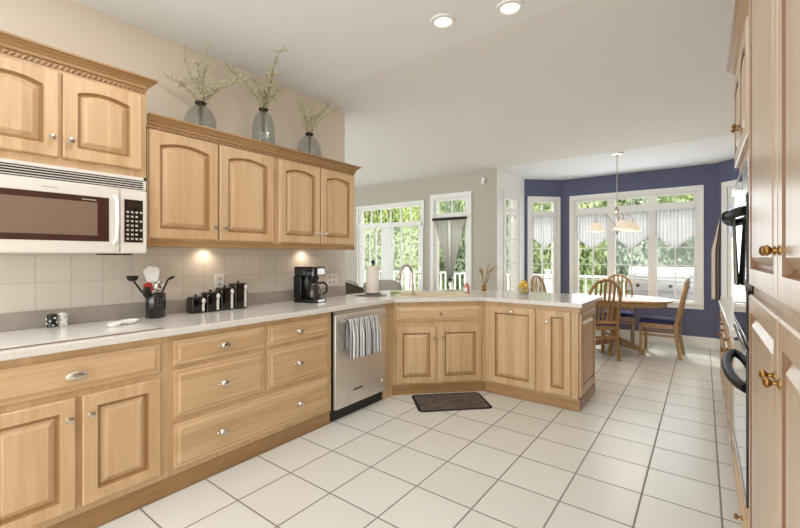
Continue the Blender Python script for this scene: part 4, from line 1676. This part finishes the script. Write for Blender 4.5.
cu = thing('curtain', 'grey sheer curtain gathered to a point on the narrow window behind the sink', 'curtain', (FX, WY, 0), 0)
cx0, cx1 = -3.515 - FX, -2.92 - FX
cmid = -3.20 - FX
def cpanel(name, mat, f0, f1, b0, b1, waves, yoff):
    def fn(u, v):
        k = v ** 0.85
        t0 = cx0 + (cx1 - cx0) * (f0 + (f1 - f0) * u)
        bt = cmid + b0 + (b1 - b0) * u
        y = -0.045 + yoff + (0.010 + 0.006 * k) * math.sin(u * waves * 2 * PI)
        return (t0 * (1 - k) + bt * k, y, 1.905 + (0.90 - 1.905) * v)
    cloth(name, mat, fn, 80, 30, cu, 0.001, 0.3)


cpanel('curtain_panel', 'grey_sheer', 0.0, 0.44, -0.035, 0.0, 5, 0)
cpanel('curtain_panel', 'grey_sheer', 0.56, 1.0, 0.0, 0.035, 5, 0)
cpanel('curtain_lining', 'white_veil', 0.40, 0.60, -0.012, 0.012, 3, 0.018)
b = MB()
b.tube([(cx0 - 0.01, -0.05, 1.905), (cx1 + 0.01, -0.05, 1.905)], 0.022, 10)
b.build('curtain_rod', 'dark_metal', cu)
b = MB()
b.lathe([(0.035, 0.93), (0.037, 0.94), (0.035, 0.955)], (cmid, -0.045, 0), 16)
b.build('tie', 'dark_metal', cu)

# door handle on the french door
dhd = bpy.data.objects['door_1']
b = MB()
x = -3.795 - FX
b.box((x - 0.018, -0.006, 0.93), (x + 0.018, 0.004, 1.15))
b.tube([(x, -0.006, 1.02), (x, -0.05, 1.02)], 0.009, 8)
b.tube([(x, -0.05, 1.02), (x - 0.10, -0.055, 1.02)], 0.008, 8)
b.build('door_handle', 'nickel', dhd)

# ------------------------------------------------------------------ dining nook
tb = thing('dining_table', 'oval oak dining table on a pedestal in the nook', 'table', (-0.98, 6.22, 0), 0)
b = MB()
b.lathe([(0.96, 0.712), (0.985, 0.716), (1.0, 0.726), (1.0, 0.738), (0.99, 0.742)], (0, 0, 0), 56, sx=0.68, sy=0.52)
b.build('tabletop', 'oak_h', tb, smooth=40)
b = MB()
b.lathe([(0.88, 0.655), (0.90, 0.66), (0.90, 0.7115)], (0, 0, 0), 48, sx=0.68, sy=0.52)
b.build('apron', 'oak_h', tb, smooth=40)
b = MB()
b.lathe([(0.09, 0.10), (0.09, 0.17), (0.06, 0.20), (0.055, 0.42), (0.075, 0.52), (0.07, 0.60), (0.12, 0.6545)], (0, 0, 0), 20)
b.build('pedestal', 'oak', tb, smooth=40)
for k in range(4):
    a = PI / 4 * 0 + k * PI / 2
    b = MB(Matrix.Rotation(a, 4, 'Z'))
    b.loops([[(0.05, -0.035, 0.10), (0.05, 0.035, 0.10), (0.05, 0.035, 0.20), (0.05, -0.035, 0.20)], [(0.29, -0.03, 0.035), (0.29, 0.03, 0.035), (0.29, 0.03, 0.10), (0.29, -0.03, 0.10)], [(0.36, -0.03, 0.0), (0.36, 0.03, 0.0), (0.36, 0.03, 0.065), (0.36, -0.03, 0.065)]])
    b.build('pedestal_foot', 'oak', tb, bevel=0.006)


def make_chair(lab):
    """faces local -y... seat front at y=-0.21, backrest at y=+0.20"""
    t_ = thing('dining_chair', lab, 'chair', (0, 0, 0), 0, 'oak dining chairs in the nook')
    # cushion
    bb = MB()
    def seat_loop(g, z):
        return [(sx * (0.205 if sy < 0 else 0.18) * g, sy * 0.205 * g - 0.0, z) for sx, sy in ((-1, -1), (-0.5, -1.03), (0, -1.04), (0.5, -1.03), (1, -1), (1.02, -0.4), (1.01, 0.3), (1, 1), (0.4, 1.02), (-0.4, 1.02), (-1, 1), (-1.01, 0.3), (-1.02, -0.4))]
    bb.loops([seat_loop(0.97, 0.436), seat_loop(1.0, 0.45), seat_loop(1.0, 0.468), seat_loop(0.93, 0.484), seat_loop(0.6, 0.492)])
    bb.build('seat_cushion', 'navy', t_, smooth=60)
    bb = MB()
    bb.box((-0.19, -0.20, 0.375), (0.19, -0.175, 0.4355))
    bb.box((-0.175, 0.165, 0.375), (0.175, 0.19, 0.4355))
    bb.box((-0.195, -0.175, 0.375), (-0.172, 0.165, 0.4355))
    bb.box((0.172, -0.175, 0.375), (0.195, 0.165, 0.4355))
    bb.box((-0.172, -0.175, 0.42), (0.172, 0.165, 0.4355))
    bb.build('seat_frame', 'oak_h', t_, bevel=0.003)
    for sx in (-1, 1):
        bb = MB()
        bb.bar((sx * 0.195, -0.19, 0.0), (sx * 0.195, -0.19, 0.43), 0.036, 0.036)
        bb.build('leg', 'oak', t_, bevel=0.004)
        bb = MB()
        bb.bar((sx * 0.185, 0.245, 0.0), (sx * 0.185, 0.20, 0.25), 0.034, 0.04)
        bb.bar((sx * 0.185, 0.20, 0.25), (sx * 0.185, 0.195, 0.46), 0.034, 0.042)
        bb.build('leg', 'oak', t_, bevel=0.003)
    # arched bow of the back, leaning backwards
    bb = MB()
    pth = []
    def lean(z):
        return 0.195 + max(0, z - 0.44) * 0.19
    for i in range(25):
        a = PI * i / 24
        x = -0.19 * math.cos(a)
        z = 0.80 + 0.215 * math.sin(a)
        pth.append((x, lean(z), z))
    pth = [(-0.185, lean(0.45), 0.45), (-0.19, lean(0.65), 0.65)] + pth + [(0.19, lean(0.65), 0.65), (0.185, lean(0.45), 0.45)]
    bb.tube(pth, 0.019, 8)
    bb.build('back_bow', 'oak', t_, smooth=50)
    bb = MB()
    bb.bar((-0.175, lean(0.47), 0.475), (0.175, lean(0.47), 0.475), 0.022, 0.04, (0, 1, 0))
    bb.build('back_rail', 'oak_h', t_, bevel=0.003)
    for k in range(5):
        x = -0.116 + k * 0.058
        zt = 0.80 + 0.215 * math.sqrt(max(0, 1 - (x / 0.19) ** 2)) - 0.006
        bb = MB()
        bb.bar((x * 0.9, lean(0.48), 0.48), (x, lean(zt), zt), 0.026, 0.012, (1, 0, 0))
        bb.build('back_slat', 'oak', t_, bevel=0.002)
    for sx in (-1, 1):
        bb = MB()
        bb.bar((sx * 0.19, -0.18, 0.285), (sx * 0.186, 0.19, 0.285), 0.02, 0.03)
        bb.build('stretcher', 'oak_h', t_, bevel=0.002)
    bb = MB()
    bb.bar((-0.186, 0.198, 0.285), (0.186, 0.198, 0.285), 0.022, 0.03, (0, 1, 0))
    bb.build('stretcher', 'oak_h', t_, bevel=0.002)
    return t_


ch = make_chair('oak bow back chair with navy seat sideways at the right of the table')
ch.location = (-0.46, 6.34, 0)
ch.rotation_euler = (0, 0, math.radians(-93))
ca_ = math.atan2(-0.60, 0.80)
dup_tree(ch, (-1.13, 5.72, 0), math.radians(180 + 36), 'oak bow back chair turned away beside the peninsula end')
dup_tree(ch, (-1.02, 6.76, 0), math.radians(8), 'oak bow back chair on the window side of the table below the chandelier')
dup_tree(ch, (-1.70, 5.98, 0), math.radians(80), 'oak bow back chair whose backrest top shows beside the lemons')

# chandelier
CX, CY = -0.877, 5.748
cz = ZN
cl = thing('chandelier', 'brushed nickel chandelier with alabaster glass bell shades hanging over the dining table', 'chandelier', (CX, CY, 0), -0.0)
b = MB()
b.lathe([(0.075, cz - 0.0005), (0.070, cz - 0.018), (0.025, cz - 0.028), (0.008, cz - 0.045)], (0, 0, 0), 24)
b.build('canopy', 'nickel', cl)
b = MB()
b.tube([(0, 0, cz - 0.04), (0, 0, 1.94)], 0.006, 8)
b.build('stem', 'nickel', cl)
b = MB()
b.lathe([(0.008, 1.95), (0.022, 1.92), (0.030, 1.88), (0.022, 1.84), (0.012, 1.82), (0.012, 1.66), (0.024, 1.63), (0.018, 1.60), (0.006, 1.575)], (0, 0, 0), 20)
b.build('hub', 'nickel', cl)
for k in range(3):
    a = 0.6475 + math.radians(16.5) + k * 2 * PI / 3
    dx, dy = math.cos(a), math.sin(a)
    R_ = 0.25
    b = MB()
    b.tube([(dx * 0.01, dy * 0.01, 1.70), (dx * 0.06, dy * 0.06, 1.74), (dx * 0.10, dy * 0.10, 1.82), (dx * 0.17, dy * 0.17, 1.835), (dx * R_, dy * R_, 1.80), (dx * R_, dy * R_, 1.765)], 0.007, 8)
    b.build('arm', 'nickel', cl, smooth=60)
    b = MB()
    c_ = (dx * R_, dy * R_, 0)
    b.lathe([(0.020, 1.765), (0.024, 1.76), (0.030, 1.745)], c_, 18)
    b.build('socket', 'nickel', cl)
    b = MB()
    b.lathe([(0.026, 1.752), (0.045, 1.742), (0.070, 1.705), (0.092, 1.655), (0.108, 1.632), (0.104, 1.632), (0.088, 1.653), (0.066, 1.702), (0.042, 1.737), (0.026, 1.746)], c_, 28, cap0=False, cap1=False)
    b.build('lamp_shade', 'shade', cl, smooth=60)
    lamp('bulb_lamp', 'POINT', (CX + dx * R_, CY + dy * R_, 1.68), 5, (1, 0.85, 0.65), shadow_soft_size=0.03)

# ------------------------------------------------------------------ family room sofa behind the counter
so = thing('sofa', 'grey upholstered sofa back showing behind the counter left of the sink', 'sofa', (-4.15, 4.55, 0), math.radians(37 + 180))
b = MB()
b.box((-0.62, -0.42, 0.08), (0.62, 0.42, 0.42))
b.build('sofa_base', 'sofa', so, bevel=0.04, seg=3)
for sx in (-1, 1):
    for sy in (-1, 1):
        b = MB()
        b.lathe([(0.025, 0), (0.03, 0.085)], (sx * 0.55, sy * 0.35, 0), 12)
        b.build('foot', 'dark_metal', so)
b = MB()
for sx in (-1, 1):
    b = MB()
    b.loops([[(sx * 0.31 + x, y + 0.34, z) for x, y, z in rr(0.295, 0.10, 0.40, 0.08)], [(sx * 0.31 + x, y + 0.37, z) for x, y, z in rr(0.295, 0.11, 0.82, 0.08)], [(sx * 0.31 + x, y + 0.39, z) for x, y, z in rr(0.26, 0.09, 0.93, 0.08)], [(sx * 0.31 + x, y + 0.39, z) for x, y, z in rr(0.16, 0.05, 0.97, 0.045)]])
    b.build('back_cushion', 'sofa', so, smooth=60)
    b = MB()
    b.box((sx * 0.62 - 0.09, -0.42, 0.08), (sx * 0.62 + 0.09, 0.42, 0.62))
    b.build('armrest', 'sofa', so, bevel=0.05, seg=3)
b = MB()
b.loops([[(x, z, y) for x, y, z in rr(0.20, 0.20, -0.05, 0.06)], [(x, z, y) for x, y, z in rr(0.20, 0.20, 0.05, 0.06)]])
cs = b.build('throw_cushion', 'brown_cloth', loc=(-3.86, 3.90, 0.78), rot=(0, 0.3, math.radians(37)), bevel=0.03)
cs.location.z = 0.74
tag(cs, 'dark brown throw cushion on the sofa arm behind the end of the kitchen wall', 'cushion')

# ------------------------------------------------------------------ outside: railing, grill, trees
ra = thing('deck_railing', 'white deck railing with square balusters beyond the windows', 'railing', (-13.5, 11.6, -0.12), 0)
b = MB()
b.box((0, -0.045, 0.86), (17.5, 0.045, 0.92))
b.build('top_rail', 'white', ra)
b = MB()
b.box((0, -0.03, 0.10), (17.5, 0.03, 0.16))
b.build('bottom_rail', 'white', ra)
bal = None
for i in range(96):
    x = 0.12 + i * 0.181
    if bal is None:
        b = MB()
        b.box((-0.018, -0.018, 0.16), (0.018, 0.018, 0.86))
        bal = o_ = b.build('baluster', 'white', ra)
    else:
        o_ = bal.copy()
        COL.objects.link(o_)
    o_.location = (x, 0, 0)
for i in range(8):
    b = MB()
    b.box((-0.055, -0.055, 0), (0.055, 0.055, 1.02))
    b.box((-0.07, -0.07, 1.02), (0.07, 0.07, 1.06))
    b.build('post', 'white', ra, loc=(0.1 + i * 2.47, 0.0, 0))

gr = thing('barbecue_grill', 'stainless barbecue grill on the deck outside the wide nook window', 'grill', (-0.66, 9.9, -0.12), 0)
b = MB()
b.box((-0.55, -0.28, 0.06), (0.55, 0.28, 0.72))
b.build('cart', 'steel_h', gr, bevel=0.008)
b = MB()
b.box((-0.62, -0.31, 0.7205), (0.62, 0.30, 0.93))
b.build('firebox', 'steel_h', gr, bevel=0.01)
b = MB()
prof = [(-0.28, 0.931), (-0.28, 1.02), (-0.20, 1.16), (-0.05, 1.21), (0.18, 1.20), (0.28, 1.08), (0.28, 0.931)]
b.loops([[(-0.60, y, z) for y, z in prof], [(0.60, y, z) for y, z in prof]])
ld = b.build('lid', 'steel_h', gr, bevel=0.01)
b = MB()
b.tube([(-0.45, -0.33, 1.03), (0.45, -0.33, 1.03)], 0.014, 8)
for x in (-0.42, 0.42):
    b.tube([(x, -0.26, 1.03), (x, -0.33, 1.03)], 0.01, 8)
b.build('lid_handle', 'chrome', ld)
for x in (-0.42, -0.14, 0.14, 0.42):
    b = MB()
    b.lathe([(0.034, 0), (0.034, 0.012), (0.024, 0.014), (0.022, 0.04)], (x, -0.31, 0.83), 16, 'y')
    b.build('burner_knob', 'dark_metal', gr)
for sx in (-1, 1):
    b = MB()
    b.box((sx * 0.78 - 0.155, -0.26, 0.88), (sx * 0.78 + 0.155, 0.26, 0.925))
    b.build('side_shelf', 'steel_h', gr, bevel=0.006)
for sx in (-1, 1):
    b = MB()
    b.box((sx * 0.27 - 0.255, -0.295, 0.10), (sx * 0.27 + 0.255, -0.2805, 0.70))
    b.tube([(sx * 0.06, -0.33, 0.45), (sx * 0.06, -0.33, 0.66)], 0.009, 8)
    b.box((sx * 0.06 - 0.01, -0.33, 0.54), (sx * 0.06 + 0.01, -0.29, 0.56))
    b.build('cart_door', 'steel_h', gr, bevel=0.003)
for sx in (-1, 1):
    for sy in (-1, 1):
        b = MB()
        b.lathe([(0.03, 0.0), (0.03, 0.06)], (sx * 0.48, sy * 0.22, 0), 12)
        b.build('caster', 'black', gr)


def crown_mesh(seed, nl, cone):
    rn = random.Random(seed)
    vs, fs = [], []
    blobs = [(rn.uniform(-0.55, 0.55), rn.uniform(-0.55, 0.55), rn.uniform(-0.6, 0.6), rn.uniform(0.35, 0.6)) for _ in range(16)]
    for i in range(nl):
        bx, by, bz, br_ = blobs[rn.randrange(len(blobs))]
        d_ = Vector((rn.gauss(0, 1), rn.gauss(0, 1), rn.gauss(0, 1))).normalized() * br_ * rn.uniform(0.6, 1.0)
        p = Vector((bx, by, bz)) + d_
        if cone:
            k = max(0.08, (1.1 - p.z) / 2.2)
            p.x *= k * 1.5
            p.y *= k * 1.5
        n_ = (d_.normalized() + Vector((rn.uniform(-0.8, 0.8), rn.uniform(-0.8, 0.8), rn.uniform(-0.4, 0.9)))).normalized()
        u = n_.orthogonal().normalized()
        v = n_.cross(u)
        a = rn.uniform(0, 6.28)
        u, v = u * math.cos(a) + v * math.sin(a), v * math.cos(a) - u * math.sin(a)
        s = rn.uniform(0.030, 0.06)
        i0 = len(vs)
        vs += [tuple(p - u * s), tuple(p + v * s * 0.55 + n_ * s * 0.15), tuple(p + u * s), tuple(p - v * s * 0.55 + n_ * s * 0.15)]
        fs.append((i0, i0 + 1, i0 + 2, i0 + 3))
    me = bpy.data.meshes.new('crown')
    me.from_pydata(vs, [], fs)
    return me


crowns = []
for s_, cn_, mt_ in ((1, False, 'leaf_a'), (2, False, 'leaf_b'), (3, True, 'leaf_c')):
    me = crown_mesh(s_, 9000, cn_)
    me.materials.append(M[mt_])
    crowns.append(me)
trb = MB()
trb.tube([(0, 0, 0), (0.03, 0.02, 0.9), (-0.05, 0.0, 2.0), (0.05, 0.03, 3.2)], [0.16, 0.13, 0.10, 0.05], 10)
trk = trb.build('trunk', 'bark')
trunk_me = trk.data
bpy.data.objects.remove(trk)
c7, s7 = math.cos(0.6475), math.sin(0.6475)


def at(px, d):
    xc = (px - 400) / 401.0
    return ((c7 * xc - s7) * d, (s7 * xc + c7) * d)


kinds = ['light green leafy tree', 'mid green bushy tree', 'grey green conical tree']
wh_ = ['beyond the deck railing, seen through the glazed double door', 'beyond the deck railing, seen through the narrow curtain window', 'beyond the deck railing, seen through the nook windows']
tl = [(350, 17.5, 0), (384, 18.8, 0), (418, 17.2, 0), (450, 18.6, 2), (484, 19, 1), (515, 17.4, 2), (546, 16.4, 1), (580, 16.2, 1), (612, 17.6, 1), (642, 15.8, 2), (672, 17.2, 1), (700, 15.8, 2), (732, 17.5, 1), (764, 16.2, 1),
      (365, 25, 1), (432, 25, 0), (500, 25, 1), (568, 25, 1), (636, 25, 1), (704, 25, 0), (775, 25, 1)]
for i, (px, d, k) in enumerate(tl):
    x, y = at(px, d)
    place = wh_[0] if px < 430 else (wh_[1] if px < 490 else wh_[2])
    far = d > 22
    t_ = thing('tree', ('tall distant ' if far else '') + kinds[k] + ' ' + ('behind the nearer trees, ' + place.split(', ')[1] if far else place), 'tree', (x, y, -1.0), i * 1.3, 'trees beyond the deck railing')
    cr_ = bpy.data.objects.new('crown', crowns[k])
    COL.objects.link(cr_)
    cr_.parent = t_
    hgt = (2.7 + 0.5 * math.sin(i * 2.1)) if not far else 4.6
    wdt = 1.6 if not far else 2.8
    cr_.location = (0, 0, hgt * 0.95 + 0.2)
    cr_.scale = (wdt, wdt, hgt)
    cr_.rotation_euler = (0, 0, i)
    tk = bpy.data.objects.new('trunk', trunk_me)
    COL.objects.link(tk)
    tk.parent = t_
